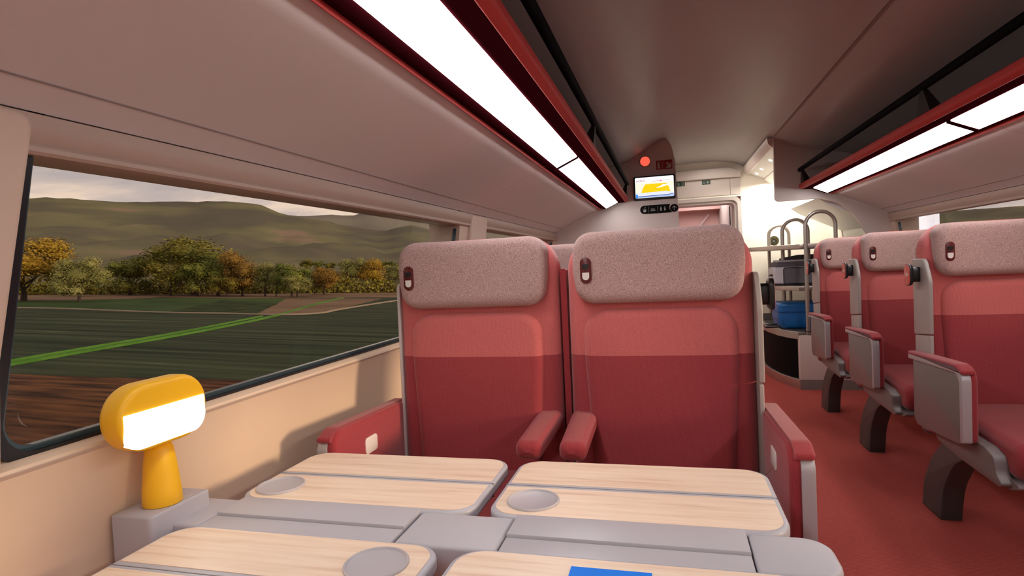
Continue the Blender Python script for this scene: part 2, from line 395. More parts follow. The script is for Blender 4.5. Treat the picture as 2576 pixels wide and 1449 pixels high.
bm = nb(); slab(bm, pr, YE, YE + 0.045, XZ, er=0.0, eb=0.0); struct('wall_end_right', bm, bulkm)

# ------------------------------------------------------------------ vestibule behind the bulkheads
YD = 7.2
dO = rrect(-0.05, 0.835, -0.2, 1.885, 0.09, 6); dI = rrect(-0.01, 0.795, -0.2, 1.845, 0.07, 6)
bm = nb()
slab(bm, [(0.835, 0.0), (1.95, 0.0), (1.95, 2.35), (0.835, 2.35)], YD, YD + 0.05, XZ)
struct('wall_vestibule', bm, cream)
bm = nb(); slab(bm, [(0.0, 1.885), (0.835, 1.885), (0.835, 2.35), (0.0, 2.35)], YD, YD + 0.05, XZ); struct('wall_vestibule_header', bm, cream)
bm = nb(); slab(bm, rpoly([(0.05, 1.905), (0.72, 1.905), (0.72, 2.095), (0.05, 2.095)], 0.004, 2), YD, YD - 0.012, XZ, er=0.003); struct('trim_6', bm, white)
bm = nb(); slab(bm, rpoly([(0.724, 1.905), (0.832, 1.905), (0.832, 2.095), (0.724, 2.095)], 0.004, 2), YD, YD - 0.012, XZ, er=0.003); struct('trim_7', bm, white)
bm = nb(); slab(bm, [(0.0, 2.10), (0.84, 2.10), (0.84, 2.16), (0.72, 2.215), (0.0, 2.215)], YD, YD - 0.06, XZ, er=0.01); struct('trim_8', bm, white)
dr = bpy.data.objects.new('door_1', None); C.objects.link(dr); dr['kind'] = 'structure'
bm = nb(); ring(bm, dO, dI, YD - 0.02, YD + 0.05, XZ); link('door_frame', bm, mat('door_frame_grey', (0.42, 0.38, 0.37), 0.4), dr)
dI2 = rrect(0.02, 0.765, -0.2, 1.815, 0.05, 6)
bm = nb(); ring(bm, dI, dI2, YD + 0.02, YD + 0.30, XZ); link('door_lining', bm, white, dr)
bm = nb(); box(bm, 0.735, 0.745, YD + 0.30, YD + 0.32, 0.02, 1.80); link('door_edge', bm, black, dr)
# pink panelled space of the next car
bm = nb(); box(bm, -1.0, 1.95, 9.6, 9.65, 0, 2.3); struct('wall_next_car', bm, pink)
bm = nb(); box(bm, 0.78, 0.83, 7.5, 9.6, 0, 2.3); struct('wall_next_car_right', bm, white)
bm = nb(); box(bm, -1.0, 1.95, YD + 0.3, 9.65, 2.2, 2.25); struct('ceiling_next_car', bm, white)
bm = nb(); box(bm, -1.0, 0.9, 9.3, 9.6, 1.92, 2.2); struct('trim_9', bm, pink)
bm = nb(); tube(bm, [(0.32, 9.5, 1.45), (0.63, 9.5, 1.86)], 0.012); struct('trim_10', bm, white)
# slanted soffit with spotlights and pale sloped panels right of it
bm = nb(); slab(bm, [(0.862, 2.20), (0.872, 2.150), (0.905, 2.118), (0.925, 2.130), (0.925, 2.20)], YE + 0.045, YD, XZ); struct('trim_11', bm, cabw)
bm = nb(); slab(bm, [(0.925, 2.128), (1.08, 2.06), (1.08, 2.2), (0.925, 2.2)], YE + 0.045, YD, XZ); struct('trim_12', bm, greenw)
bm = nb(); slab(bm, [(1.08, 2.045), (1.15, 2.00), (1.16, 2.2), (1.08, 2.2)], YE + 0.045, YD, XZ); struct('trim_13', bm, cabw)
bm = nb(); slab(bm, [(1.15, 2.01), (1.5, 1.86), (1.5, 2.2), (1.15, 2.2)], YE + 0.045, YD, XZ); struct('trim_14', bm, greenw)
for k, y in enumerate((6.12, 6.68, 7.02)):
    bm = nb()
    z = 2.128 - (0.985 - 0.925) * 0.439
    lathe(bm, [(0.0005, 0), (0.017, 0), (0.017, 0.006), (0.0005, 0.006)], seg=20)
    o = link('ceiling_spotlight', bm, spotm); o.location = (0.985, y, z - 0.006); o.rotation_euler = (0, 0.41, 0)
    tag(o, ['small round glowing spotlight in the pale strip, nearest to the grey partition', 'middle of the three small round glowing spotlights in the pale ceiling strip', 'small round glowing spotlight in the pale strip, nearest to the door wall'][k], 'spotlight', 'spotlights in the vestibule ceiling strip')
bm = nb()
def slope(y0, y1, pts, m, nm):
    bm = nb(); slab(bm, pts, y0, y1, XZ); return struct(nm, bm, m)
slope(5.52, 6.65, [(1.80, 1.36), (1.73, 1.40), (1.33, 1.60), (1.25, 1.66), (1.45, 1.9), (1.9, 1.9)], greenw, 'trim_15')
slope(YE + 0.045, 6.66, [(1.80, 0.9), (1.73, 1.40), (1.9, 1.40), (1.9, 0.9)], greenw, 'wall_right_vestibule')
slope(6.65, 7.2, [(1.80, 0.9), (1.70, 1.5), (1.5, 1.86), (1.9, 2.0), (1.9, 0.9)], cream, 'wall_right_corner')

# ------------------------------------------------------------------ overhead racks
def overhead(side, label):
    X = SX(side); t = thing('overhead_rack', label, 'luggage rack', (X(1.0), 1.6, 1.49), 'overhead racks along the ceiling')
    ox, oy, oz = t.location
    def part(nm, bm, m, parent=t, **k):
        for v in bm.verts: v.co -= Vector((ox, oy, oz))
        return link(nm, bm, m, parent, **k)
    under = [(1.380, 1.493), (1.368, 1.505), (1.33, 1.527), (1.325, 1.531), (1.055, 1.655), (1.035, 1.661), (1.018, 1.668), (1.003, 1.677), (0.990, 1.689), (0.980, 1.703), (0.978, 1.715), (1.0, 1.72), (1.36, 1.56), (1.40, 1.50)]
    for y0, y1 in ((YB, 0.30), (0.303, 2.925), (2.928, YE)):
        bm = nb(); slab(bm, [(X(a), z) for a, z in under], y0, y1, XZ); part('underside_panel', bm, white)
    bm = nb(); slab(bm, [(X(a), z) for a, z in [(1.3290, 1.5262), (1.3262, 1.5278), (1.328, 1.533), (1.333, 1.531)]], YB, YE, XZ); part('panel_joint', bm, pinkledge)
    bm = nb(); slab(bm, [(X(a), z) for a, z in [(0.972, 1.686), (0.962, 1.680), (0.958, 1.690), (0.972, 1.71)]], YB, YE, XZ); part('red_edge_strip', bm, redrail)
    ch = [(0.960, 1.692), (0.945, 1.694), (0.935, 1.684), (0.900, 1.688), (0.80, 1.730), (0.734, 1.730), (0.732, 1.740), (0.735, 1.765), (0.960, 1.765)]
    bm = nb(); slab(bm, [(X(a), z) for a, z in ch], YB, YE - 0.05, XZ); part('light_channel', bm, darkred)
    for y0, y1 in ((-2.1, 0.30), (0.335, 2.895), (2.93, 5.30)):
        bm = nb(); slab(bm, [(X(a), z) for a, z in [(0.895, 1.6795), (0.793, 1.7250), (0.796, 1.735), (0.898, 1.690)]], y0, y1, XZ); part('light_panel', bm, striplight)
    for yg in (0.318, 2.912):
        bm = nb(); slab(bm, [(X(a), z) for a, z in [(0.897, 1.6765), (0.791, 1.7240), (0.796, 1.735), (0.900, 1.692)]], yg - 0.020, yg + 0.020, XZ); part('light_divider', bm, darkred)
    nose = rpoly([(0.733, 1.727), (0.702, 1.741), (0.704, 1.776), (0.742, 1.778)], [0.006, 0.014, 0.012, 0.003], 5)
    bm = nb(); slab(bm, [(X(a), z) for a, z in nose], YB, YE - 0.06, XZ); part('red_rail', bm, redrail)
    bm = nb(); slab(bm, [(X(a), z) for a, z in [(0.742, 1.745), (0.742, 1.772), (1.36, 1.74), (1.36, 1.72)]], YB, YE - 0.02, XZ); part('shelf', bm, rackback)
    bm = nb(); tube(bm, [(X(0.705), YB, 1.888), (X(0.705), YE - 0.10, 1.888)], 0.0175, 18); part('hand_rail', bm, mat('rail_black', (0.004, 0.004, 0.005), 0.7, spec=0.02))
    for yb in (-1.9, 0.5, 2.93, 5.28):
        br = [(yb - 0.075, 1.775), (yb + 0.005, 1.775), (yb + 0.015, 1.885), (yb - 0.005, 1.885)]
        bm = nb()
        o2 = [(yb - 0.065, 0), (yb + 0.065, 0), (yb + 0.012, 1), (yb - 0.012, 1)]
        slab(bm, rpoly(o2, 0.003, 2), 0, 1, lambda u, v, w_: (X(0.735 - 0.028 * v + (w_ - 0.5) * (0.055 - 0.04 * v)), u, 1.775 + v * 0.110), er=0)
        part('rail_bracket', bm, bracket)
    return t
overhead(-1, 'overhead luggage rack with white light strip and red rail above the left windows')
overhead(1, 'overhead luggage rack with white light strip and red rail over the right-hand single seats')

# ------------------------------------------------------------------ seats
def seat_common(t, back_x=0):
    HW = 0.2775
    def yb(z):                       # recline of the backrest face
        return 0.02 * (z - 0.9) - 0.035 * max(0, (0.62 - z)) 
    def part(nm, bm, m, parent=t, **k): return link(nm, bm, m, parent, **k)
    bend = lambda u, v, w_: (u, yb(v) - w_, v)
    # body of the backrest
    body = rpoly([(-HW, 0.40), (HW, 0.40), (HW, 1.298), (-HW, 1.298)], [0.03, 0.03, 0.12, 0.12], 11)
    bm = nb(); slab(bm, body, -0.115, 0.0, lambda u, v, w_: (u, yb(v) - w_ + 0.02 * max(0, v - 1.2) / 0.1, v), er=0.042, eb=0.03, seg=7, rings=7)
    part('backrest', bm, fab2)
    # raised middle cushion
    mid = rpoly([(-0.205, 0.50), (0.205, 0.50), (0.228, 0.90), (0.228, 1.055), (-0.228, 1.055), (-0.228, 0.90)], [0.02, 0.02, 0.2, 0.135, 0.135, 0.2], 10)
    bm = nb(); slab(bm, mid, -0.02, 0.026, bend, er=0.032, seg=8, rings=8, bulge=0.006); part('back_cushion', bm, fab2)
    # headrest
    hr = rpoly([(-0.238, 1.073), (0.238, 1.073), (0.252, 1.18), (0.247, 1.296), (0, 1.293), (-0.247, 1.296), (-0.252, 1.18)], [0.100, 0.100, 0.25, 0.078, 0.4, 0.078, 0.25], 10)
    bm = nb(); slab(bm, hr, -0.03, 0.052, lambda u, v, w_: (u, yb(v) - w_ + 0.012 - 0.02 * (abs(u) / 0.25) ** 2.5 * (w_ > 0), v), er=0.032, eb=0.01, seg=6, rings=7, bulge=0.004)
    h = part('headrest', bm, hd)
    # reading-lamp badge on the headrest
    bx, bz = -0.208, 1.177
    fy = yb(bz) - 0.0525 + 0.012 - 0.02 * (0.208 / 0.25) ** 2.5
    bm = nb(); slab(bm, rrect(bx - 0.017, bx + 0.017, bz - 0.040, bz + 0.040, 0.0168, 7), fy + 0.01, fy - 0.0045, XZ, er=0.002, seg=2); bd = part('reading_light_badge', bm, badge, h)
    def sub(nm, o_, m, d=0.0012):
        bm = nb(); slab(bm, o_, fy - 0.0035, fy - 0.0045 - d, XZ); x = part(nm, bm, m, h); return x
    sub('badge_window', rrect(bx - 0.0105, bx + 0.0105, bz + 0.006, bz + 0.020, 0.001, 2), black)
    sub('badge_switch', rpoly([(bx - 0.0105, bz - 0.006), (bx + 0.0105, bz - 0.006), (bx + 0.0105, bz - 0.029), (bx - 0.0105, bz - 0.029)], [0.001, 0.001, 0.0104, 0.0104], 6), badgew)
    sub('badge_button', rrect(bx - 0.0025, bx + 0.0025, bz - 0.002, bz + 0.003, 0.0024, 4), black)
    # seat cushion
    cs = rpoly([(-0.02, 0.42), (-0.02, 0.545), (-0.30, 0.545), (-0.585, 0.535), (-0.62, 0.47), (-0.57, 0.408)], [0.01, 0.02, 0.3, 0.06, 0.05, 0.05], 7)
    bm = nb(); slab(bm, cs, -0.245, 0.245, YZ, er=0.035, eb=0.035, seg=5); part('seat_cushion', bm, fabc)
    # shell under the cushion
    for sx in (-1, 1):
        sh = rpoly([(0.02, 0.46), (-0.07, 0.435), (-0.09, 0.408), (-0.30, 0.392), (-0.555, 0.386), (-0.575, 0.40), (-0.535, 0.425), (-0.525, 0.478), (-0.46, 0.495), (-0.3, 0.50), (0.02, 0.5)], [0.01, 0.02, 0.03, 0.1, 0.02, 0.01, 0.03, 0.03, 0.03, 0.01, 0.0], 4)
        bm = nb(); slab(bm, sh, sx * 0.245, sx * 0.285, YZ, er=0.004, seg=2); part('seat_shell', bm, shellg)
    bm = nb(); slab(bm, rpoly([(0.05, 0.44), (-0.09, 0.400), (-0.56, 0.380), (-0.615, 0.400), (-0.60, 0.412), (-0.09, 0.425), (0.05, 0.47)], 0.008, 3), -0.255, 0.255, YZ); part('seat_pan', bm, shellg)
    # back shell
    bm = nb(); slab(bm, rpoly([(-HW + 0.01, 0.38), (HW - 0.01, 0.38), (HW - 0.01, 1.255), (-HW + 0.01, 1.255)], [0.03, 0.03, 0.08, 0.08], 6), 0.135, 0.104, lambda u, v, w_: (u, yb(v) + w_, v), er=0.008, eb=0.01); part('back_shell', bm, shellg)
    # curved leg
    lg = rpoly([(0.275, 0.0), (0.255, 0.12), (0.17, 0.25), (0.02, 0.385), (-0.22, 0.385), (-0.05, 0.29), (0.05, 0.16), (0.085, 0.0)], [0.002, 0.25, 0.25, 0.01, 0.01, 0.2, 0.25, 0.002], 6)
    bm = nb(); slab(bm, lg, -0.213, -0.128, YZ, er=0.006, eb=0.006, seg=2); part('leg', bm, legm)
    return part, yb
def side_panel(t, part, sx):
    # tall grey side panel of the backrest, in two pieces
    X = sx * 0.2775
    o_ = rpoly([(-0.055, 0.835), (0.105, 0.820), (0.110, 1.148), (-0.005, 1.152), (-0.055, 1.06)], [0.006, 0.004, 0.01, 0.04, 0.09], 5)
    bm = nb(); slab(bm, o_, X - sx * 0.003, X + sx * 0.012, YZ, er=0.005, seg=3); part('side_panel', bm, seatside)
    o_ = rpoly([(-0.050, 0.50), (0.100, 0.50), (0.103, 0.816), (-0.053, 0.831)], 0.006, 3)
    bm = nb(); slab(bm, o_, X - sx * 0.003, X + sx * 0.009, YZ, er=0.004, seg=3); part('side_panel', bm, seatside)
    # numbered grab knob
    x0 = X + sx * 0.013; y, z = 0.045, 1.083
    bm = nb(); slab(bm, rrect(y - 0.019, y + 0.019, z - 0.032, z + 0.032, 0.012, 4), x0 - sx * 0.003, x0 + sx * 0.030, YZ, er=0.004); k = part('number_knob', bm, black)
    bm = nb(); slab(bm, rrect(y - 0.034, y + 0.034, z - 0.047, z + 0.047, 0.024, 6), x0 + sx * 0.026, x0 + sx * 0.042, YZ, er=0.001, eb=0.011, seg=3); part('knob_rim', bm, black, k)
    bm = nb(); slab(bm, rrect(y - 0.031, y + 0.031, z - 0.044, z + 0.044, 0.022, 6), x0 + sx * 0.041, x0 + sx * 0.0430, YZ, er=0.001, seg=2); part('number_plate', bm, plate, k)
    return k, x0 + sx * 0.0431, y, z
def arm_full(t, part, sx, button=True):
    """wide padded outer arm: red pad inside, grey panel with silver edge outside"""
    x1 = sx * 0.280; x2 = sx * 0.315; x3 = sx * 0.330
    o_ = rpoly([(0.05, 0.51), (-0.425, 0.49), (-0.425, 0.768), (0.05, 0.752)], [0.01, 0.015, 0.05, 0.02], 8)
    bm = nb(); slab(bm, o_, x1, sx * 0.306, YZ, er=0.003, eb=0.012, seg=4); a = part('armrest', bm, fabd)
    # top pad reaches over the panel
    o_ = rpoly([(0.05, 0.736), (-0.375, 0.750), (-0.428, 0.738), (-0.430, 0.752), (-0.385, 0.7715), (0.05, 0.7555)], [0.0, 0.03, 0.003, 0.012, 0.05, 0.008], 5)
    bm = nb(); slab(bm, o_, x1 + sx * 0.012, x3 + sx * 0.006, YZ, er=0.009, seg=4); part('arm_pad', bm, fabd, a)
    # silver edge lip
    oo = [(0.05, 0.742), (-0.385, 0.757), (-0.430, 0.735), (-0.430, 0.490), (-0.408, 0.490), (-0.408, 0.715), (-0.375, 0.737), (0.05, 0.722)]
    bm = nb(); slab(bm, rpoly(oo, [0, 0.05, 0.04, 0.01, 0.005, 0.035, 0.03, 0], 6), sx * 0.304, x3 + sx * 0.004, YZ, er=0.003, seg=2); part('silver_lip', bm, silver, a)
    o_ = rpoly([(0.035, 0.730), (-0.40, 0.742), (-0.412, 0.487), (-0.36, 0.472), (0.0, 0.445), (0.035, 0.47)], [0.02, 0.06, 0.01, 0.01, 0.03, 0.02], 6)
    bm = nb(); slab(bm, o_, x2 - sx * 0.012, x2 + sx * 0.006, YZ, er=0.002, seg=2); part('arm_panel', bm, panelg, a)
    if button:
        bm = nb(); slab(bm, rpoly([(-0.262, 0.652), (-0.190, 0.652), (-0.190, 0.702), (-0.262, 0.702)], 0.012, 4), x1 + sx * 0.002, x1 - sx * 0.003, YZ, er=0.001, seg=2); part('arm_button', bm, badgew, a)
    return a
def arm_stub(t, part, sx):
    x = sx * 0.232
    def f(u, v, w_):
        t_ = (w_ - (-0.30)) / 0.30         # 0 at front
        s = 0.90 + 0.10 * min(1, max(0, t_))
        return (x + u * s + sx * 0.006 * max(0, t_), w_, 0.693 + v * s + 0.012 * max(0, t_))
    o_ = rrect(-0.041, 0.041, -0.029, 0.029, 0.022, 5)
    bm = nb(); slab(bm, o_, 0.0, -0.30, f, er=0.026, seg=6, rings=3, bulge=0.002); return part('centre_armrest', bm, fabd)
def dup(root, loc, label, group=None):
    r_ = root.copy(); C.objects.link(r_); r_.location = loc; r_['label'] = label
    def rec(src, par):
        for ch in list(src.children):
            c = ch.copy(); C.objects.link(c); c.parent = par; rec(ch, c)
    rec(root, r_); return r_
G1 = 'red seats facing the camera beside the left windows'
# front pair
sl = thing('train_seat', 'red seat with speckled headrest directly beside the left window, behind the table', 'seat', (-0.622, 1.83, 0), G1)
part, yb = seat_common(sl); arm_full(sl, part, -1); arm_stub(sl, part, 1)
bm = nb(); slab(bm, rrect(0.284, 0.303, 0.55, 1.185, 0.006, 3), 0.035, 0.09, XZ, er=0.003); part('joining_strip', bm, fabd)
bm = nb(); slab(bm, rpoly([(0.0, 0.50), (0.105, 0.50), (0.105, 1.16), (0.01, 1.16)], 0.02, 3), -0.272, -0.2835, YZ, er=0.004); part('side_panel', bm, mat('seat_edge_pale', (0.62, 0.58, 0.56), 0.4))
sr = thing('train_seat', 'red seat with speckled headrest at the aisle end of the front pair, behind the table', 'seat', (-0.035, 1.83, 0), G1)
part, yb = seat_common(sr); arm_full(sr, part, 1); arm_stub(sr, part, -1); side_panel(sr, part, 1)
dup(sl, (-0.622, 2.79, 0), 'red seat one row back, its speckled headrest showing in the gap between the front pair')
dup(sr, (-0.035, 2.79, 0), 'red seat of the row behind, hidden directly behind the aisle seat of the front pair')
# single seats on the right
G2 = 'red single seats along the right side of the aisle'
s0 = thing('train_seat', 'nearest red single seat at the right edge, with knob numbered 158', 'seat', (1.325, 2.83, 0), G2)
part, yb = seat_common(s0); arm_full(s0, part, -1, False); arm_full(s0, part, 1, False)
k, tx, ty, tz = side_panel(s0, part, -1)
ys = (2.83, 3.765, 4.70)
s1 = dup(s0, (1.325, 3.765, 0), 'middle red single seat in the row of three right of the aisle')
s2 = dup(s0, (1.325, 4.70, 0), 'farthest red single seat, standing in front of the luggage stand')
for s_, num in ((s0, '158'), (s1, '155'), (s2, '154')):
    kk = [c for c in s_.children if c.name.startswith('number_knob')][0]
    M = Matrix.Translation((tx - 0.0003, ty + 0.003, tz)) @ Matrix(((0, 0, -1, 0), (-1, 0, 0, 0), (0, 1, 0, 0), (0, 0, 0, 1)))
    text('seat_number', num + '\u2022', 0.023, txtw, kk, M)
    text('seat_letter', 'i', 0.014, txtw, kk, Matrix.Translation((0, 0, -0.033)) @ M)

# ------------------------------------------------------------------ table
tb = thing('folding_table', 'grey console table with four pale wood folding leaves between the facing seats', 'table', (-0.38, 1.0, 0))
def tp(nm, bm, m, parent=tb, **k):
    for v in bm.verts: v.co -= Vector((-0.38, 1.0, 0))
    return link(nm, bm, m, parent, **k)
ZT = 0.72
def leaf(x0, x1, side, cupx):
    """side 1 = far leaf, -1 = near leaf"""
    Y = lambda v: 1.0 + side * v
    r0 = 0.06
    o_ = [(x0, Y(0.065)), (x1, Y(0.065)), (x1, Y(0.39)), (x0, Y(0.39))]
    bm = nb(); slab(bm, rpoly(o_, [0.055, 0.055, 0.055, 0.055], 10), ZT - 0.032, ZT, XY, er=0.007, eb=0.014, seg=4)
    lf = tp('table_leaf', bm, rimg)
    a = [(x0 + 0.010, Y(0.075)), (x1 - 0.010, Y(0.075)), (x1 - 0.010, Y(0.213)), (x0 + 0.010, Y(0.213))]
    bm = nb(); slab(bm, rpoly(a, [0.048, 0.048, 0.0, 0.0], 9), ZT - 0.004, ZT + 0.0012, XY); tp('wood_inlay', bm, wood, lf)
    a = [(x0 + 0.010, Y(0.236)), (x1 - 0.010, Y(0.236)), (x1 - 0.010, Y(0.381)), (x0 + 0.010, Y(0.381))]
    bm = nb(); slab(bm, rpoly(a, [0.0, 0.0, 0.048, 0.048], 9), ZT - 0.004, ZT + 0.0012, XY); tp('wood_inlay', bm, wood, lf)
    bm = nb(); box(bm, x0 + 0.001, x1 - 0.001, min(Y(0.2245), Y(0.2265)), max(Y(0.2245), Y(0.2265)), ZT - 0.03, ZT + 0.0006); tp('fold_joint', bm, greyd, lf)
    # cup holder, a ring with a sunk dish
    cx, cy, R_ = cupx, Y(0.142 if side > 0 else 0.149), 0.051
    bm = nb(); lathe(bm, [(0.0005, 0.0013), (R_ - 0.006, 0.0013), (R_ - 0.003, 0.0025), (R_ - 0.001, 0.0058), (R_ + 0.0010, 0.0062), (R_ + 0.0028, 0.0045), (R_ + 0.0034, 0.001), (R_ + 0.0025, -0.002), (0.0005, -0.002)], (cx, cy, ZT), 48)
    tp('cup_holder', bm, cupg, lf)
leaf(-0.945, -0.392, 1, -0.879)
leaf(-0.365, 0.193, 1, -0.283)
leaf(-0.952, -0.392, -1, -0.482)
leaf(-0.365, 0.193, -1, 0.10)
def cap(x0, x1, r=(0.0085,) * 4):
    bm = nb(); slab(bm, rpoly([(x0, 0.938), (x1, 0.938), (x1, 1.072), (x0, 1.072)], list(r), 6), 0.655, ZT - 0.004, XY, er=0.007, seg=4); tp('console_cap', bm, grey)
    bm = nb(); slab(bm, rpoly([(x0 + 0.004, 0.945), (x1 - 0.004, 0.945), (x1 - 0.004, 1.065), (x0 + 0.004, 1.065)], list(r), 6), 0.60, 0.652, XY, er=0.003); tp('console_base', bm, grey)
cap(-1.055, -0.926); cap(-0.496, -0.303); cap(0.117, 0.243, (0.0085, 0.045, 0.045, 0.0085))
for x0, x1 in ((-0.922, -0.500), (-0.299, 0.113)):
    bm = nb(); slab(bm, [(x0, 0.993), (x1, 0.993), (x1, 1.080), (x0, 1.080)], 0.66, ZT + 0.001, XY, er=0.002, seg=2); tp('hinge_plate', bm, grey)
    bm = nb(); slab(bm, [(x0, 0.922), (x1, 0.922), (x1, 0.990), (x0, 0.990)], 0.66, ZT - 0.004, XY, er=0.002, seg=2); tp('hinge_plate', bm, grey)
bm = nb(); slab(bm, [(0.955, 0.64), (1.055, 0.64), (1.055, 0.60), (1.04, 0.58), (0.97, 0.58), (0.955, 0.60)], -1.05, 0.22, YZ); tp('console_beam', bm, greyd)
# block on the wall that carries the lamp
bxp = rpoly([(-1.076, 0.888), (-0.981, 0.888), (-0.981, 1.038), (-1.076, 1.038)], [0, 0.010, 0.004, 0], 5)
bm = nb(); slab(bm, bxp, 0.60, 0.750, XY, er=0.005, seg=3); tp('wall_block', bm, grey)
bm = nb(); slab(bm, rpoly([(-1.088, 0.884), (-0.977, 0.884), (-0.977, 1.042), (-1.088, 1.042)], [0, 0.01, 0.004, 0], 5), 0.42, 0.598, XY, er=0.003); tp('wall_block', bm, grey)
bm = nb(); slab(bm, rrect(-0.06, 0.04, 0.955, 1.045, 0.02, 4), 0.0, 0.60, XY); tp('table_leg', bm, legm)

# card
bm = nb(); slab(bm, [(-0.165, 0.895), (-0.041, 0.895), (-0.041, 0.70), (-0.165, 0.70)], 0, 0.002, XY)
for v in bm.verts: v.co += Vector((0.0, 0.0, ZT + 0.0016))
o = link('blue_card', bm, bluep); tag(o, 'plain bright blue card lying on the near right table leaf at the picture bottom', 'card')

# ------------------------------------------------------------------ lamp
lp = thing('table_lamp', 'yellow table lamp with glowing white face on the grey block by the window', 'lamp', (-1.022, 0.957, 0.7505))
bm = nb(); lathe(bm, [(0.0005, 0), (0.0355, 0), (0.037, 0.0015), (0.0355, 0.03), (0.030, 0.085), (0.0265, 0.112), (0.0225, 0.122), (0.014, 0.128), (0.0005, 0.1295)], seg=40); link('lamp_base', bm, yellow, lp, smooth=60)
bm = nb(); slab(bm, rrect(-0.016, 0.016, -0.006, 0.006, 0.003, 3), 0.115, 0.150, XY); link('lamp_neck', bm, yellow, lp)
# head: long axis along y
def hprof(y0, y1, z0, z1):
    return rpoly([(y0, z0), (y1, z0), (y1, z1), (y0, z1)], 0.068, 12)
yc = -0.020
ho = rpoly([(yc - 0.103, 0.129), (yc + 0.109, 0.129), (yc + 0.109, 0.260), (yc - 0.103, 0.260)], 0.0645, 16)
bm = nb(); slab(bm, ho, -0.020, 0.046, YZ, er=0.012, eb=0.030, seg=8, rings=3, bulge=0.0)
link('lamp_head', bm, yellow, lp, smooth=60)
zl = 0.2085
fo = rpoly([(yc - 0.0945, 0.1375), (yc + 0.0985, 0.1375), (yc + 0.0985, zl), (yc - 0.0945, zl)], [0.058, 0.058, 0.002, 0.002], 14)
bm = nb(); slab(bm, fo, 0.03, 0.0478, YZ, er=0.002, seg=3); link('lamp_diffuser', bm, lampw, lp)

# ------------------------------------------------------------------ signs on the bulkhead
def sign(nm, label, cat, loc): return thing(nm, label, cat, loc)
YS = YE
# round coral light
bm = nb(); slab(bm, rrect(-0.047, 0.047, -0.047, 0.047, 0.0469, 10), 0.0, -0.008, XZ, er=0.002)
dl = thing('indicator_light', 'round coral red light high on the grey end wall', 'light', (-0.165, YS, 2.088))
link('light_ring', bm, mat('ring_brown', (0.08, 0.05, 0.045), 0.4), dl)
bm = nb(); slab(bm, rrect(-0.043, 0.043, -0.043, 0.043, 0.0429, 10), -0.008, -0.012, XZ, er=0.002); link('light_face', bm, emis('coral_glow', (1.0, 0.13, 0.075), 1.0), dl)
# fire extinguisher sign
fs = thing('fire_extinguisher_sign', 'red sign with white extinguisher, hose mark and diagonal arrow on the end wall', 'sign', (0.0, YS, 2.045))
sr_ = mat('sign_red', (0.28, 0.006, 0.008), 0.4); sw = mat('sign_offwhite', (0.50, 0.50, 0.44), 0.5)
bm = nb(); slab(bm, rrect(-0.070, 0.070, -0.040, 0.040, 0.003, 2), 0.0, -0.004, XZ); link('sign_plate', bm, sr_, fs)
bm = nb(); slab(bm, rrect(-0.058, -0.038, -0.032, 0.008, 0.003, 2), -0.003, -0.005, XZ); slab(bm, [(-0.052, 0.008), (-0.044, 0.008), (-0.044, 0.018), (-0.052, 0.018)], -0.003, -0.005, XZ)
slab(bm, [(-0.060, 0.020), (-0.040, 0.030), (-0.040, 0.024), (-0.058, 0.014)], -0.003, -0.005, XZ); link('extinguisher_mark', bm, sw, fs)
bm = nb(); tube(bm, [(-0.022, -0.0045, -0.030), (-0.012, -0.0045, -0.024), (-0.022, -0.0045, -0.016), (-0.008, -0.0045, -0.008), (-0.020, -0.0045, 0.000), (-0.008, -0.0045, 0.008), (-0.018, -0.0045, 0.014), (-0.006, -0.0045, 0.022)], 0.0018, 5); link('hose_mark', bm, sw, fs)
bm = nb(); slab(bm, [(0.060, -0.030), (0.060, 0.018), (0.052, 0.012), (0.050, -0.004), (0.028, 0.022), (0.016, 0.010), (0.040, -0.013), (0.024, -0.016), (0.014, -0.024), (0.018, -0.030)], -0.003, -0.005, XZ); link('arrow_mark', bm, sw, fs)
# information screen
ss = thing('information_screen', 'wall screen showing a yellow sun and a train drawing on the end wall', 'screen', (-0.092, YS, 1.845))
bm = nb(); slab(bm, rrect(-0.181, 0.181, -0.108, 0.108, 0.014, 5), 0.0, -0.028, XZ, er=0.003); link('screen_frame', bm, black, ss)
def scr(nm, o_, m, d):
    bm = nb(); slab(bm, o_, -0.026, -0.0285 - d * 0.0004, XZ); return link(nm, bm, m, ss)
scr('screen_face', rrect(-0.168, 0.168, -0.086, 0.097, 0.010, 5), emis('screen_white', (0.98, 0.97, 1.0), 1.05), 0)
scr('screen_sky', [(-0.166, -0.045), (0.166, -0.045), (0.166, 0.05), (-0.166, 0.05)], emis('screen_cream', (1.0, 0.96, 0.78), 1.0), 1)
su = [(-0.118, -0.045), (0.135, -0.045), (0.128, -0.005), (0.100, 0.035), (-0.078, 0.035), (-0.102, 0.0)]
scr('screen_sun', rpoly(su, [0, 0, 0.06, 0.01, 0.01, 0.06], 6), emis('screen_yellow', (1.0, 0.68, 0.01), 1.0), 2)
scr('screen_cloud', rpoly([(-0.01, -0.008), (0.06, 0.0), (0.10, 0.010), (0.126, 0.020), (0.075, 0.024), (0.05, 0.010)], 0.004, 3), emis('screen_white', (1, 1, 1), 1), 3)
scr('screen_ground', [(-0.166, -0.084), (0.166, -0.084), (0.166, -0.066), (-0.166, -0.066)], emis('screen_paleblue', (0.45, 0.62, 1.0), 0.9), 2)
scr('screen_train', [(-0.166, -0.070), (0.115, -0.068), (0.166, -0.060), (0.166, -0.052), (0.10, -0.036), (-0.166, -0.042)], emis('screen_trainwhite', (0.86, 0.88, 0.98), 1), 4)
scr('screen_skirt', [(-0.166, -0.076), (0.12, -0.070), (0.166, -0.064), (0.166, -0.060), (0.115, -0.066), (-0.166, -0.070)], emis('screen_navy', (0.03, 0.05, 0.28), 1), 5)
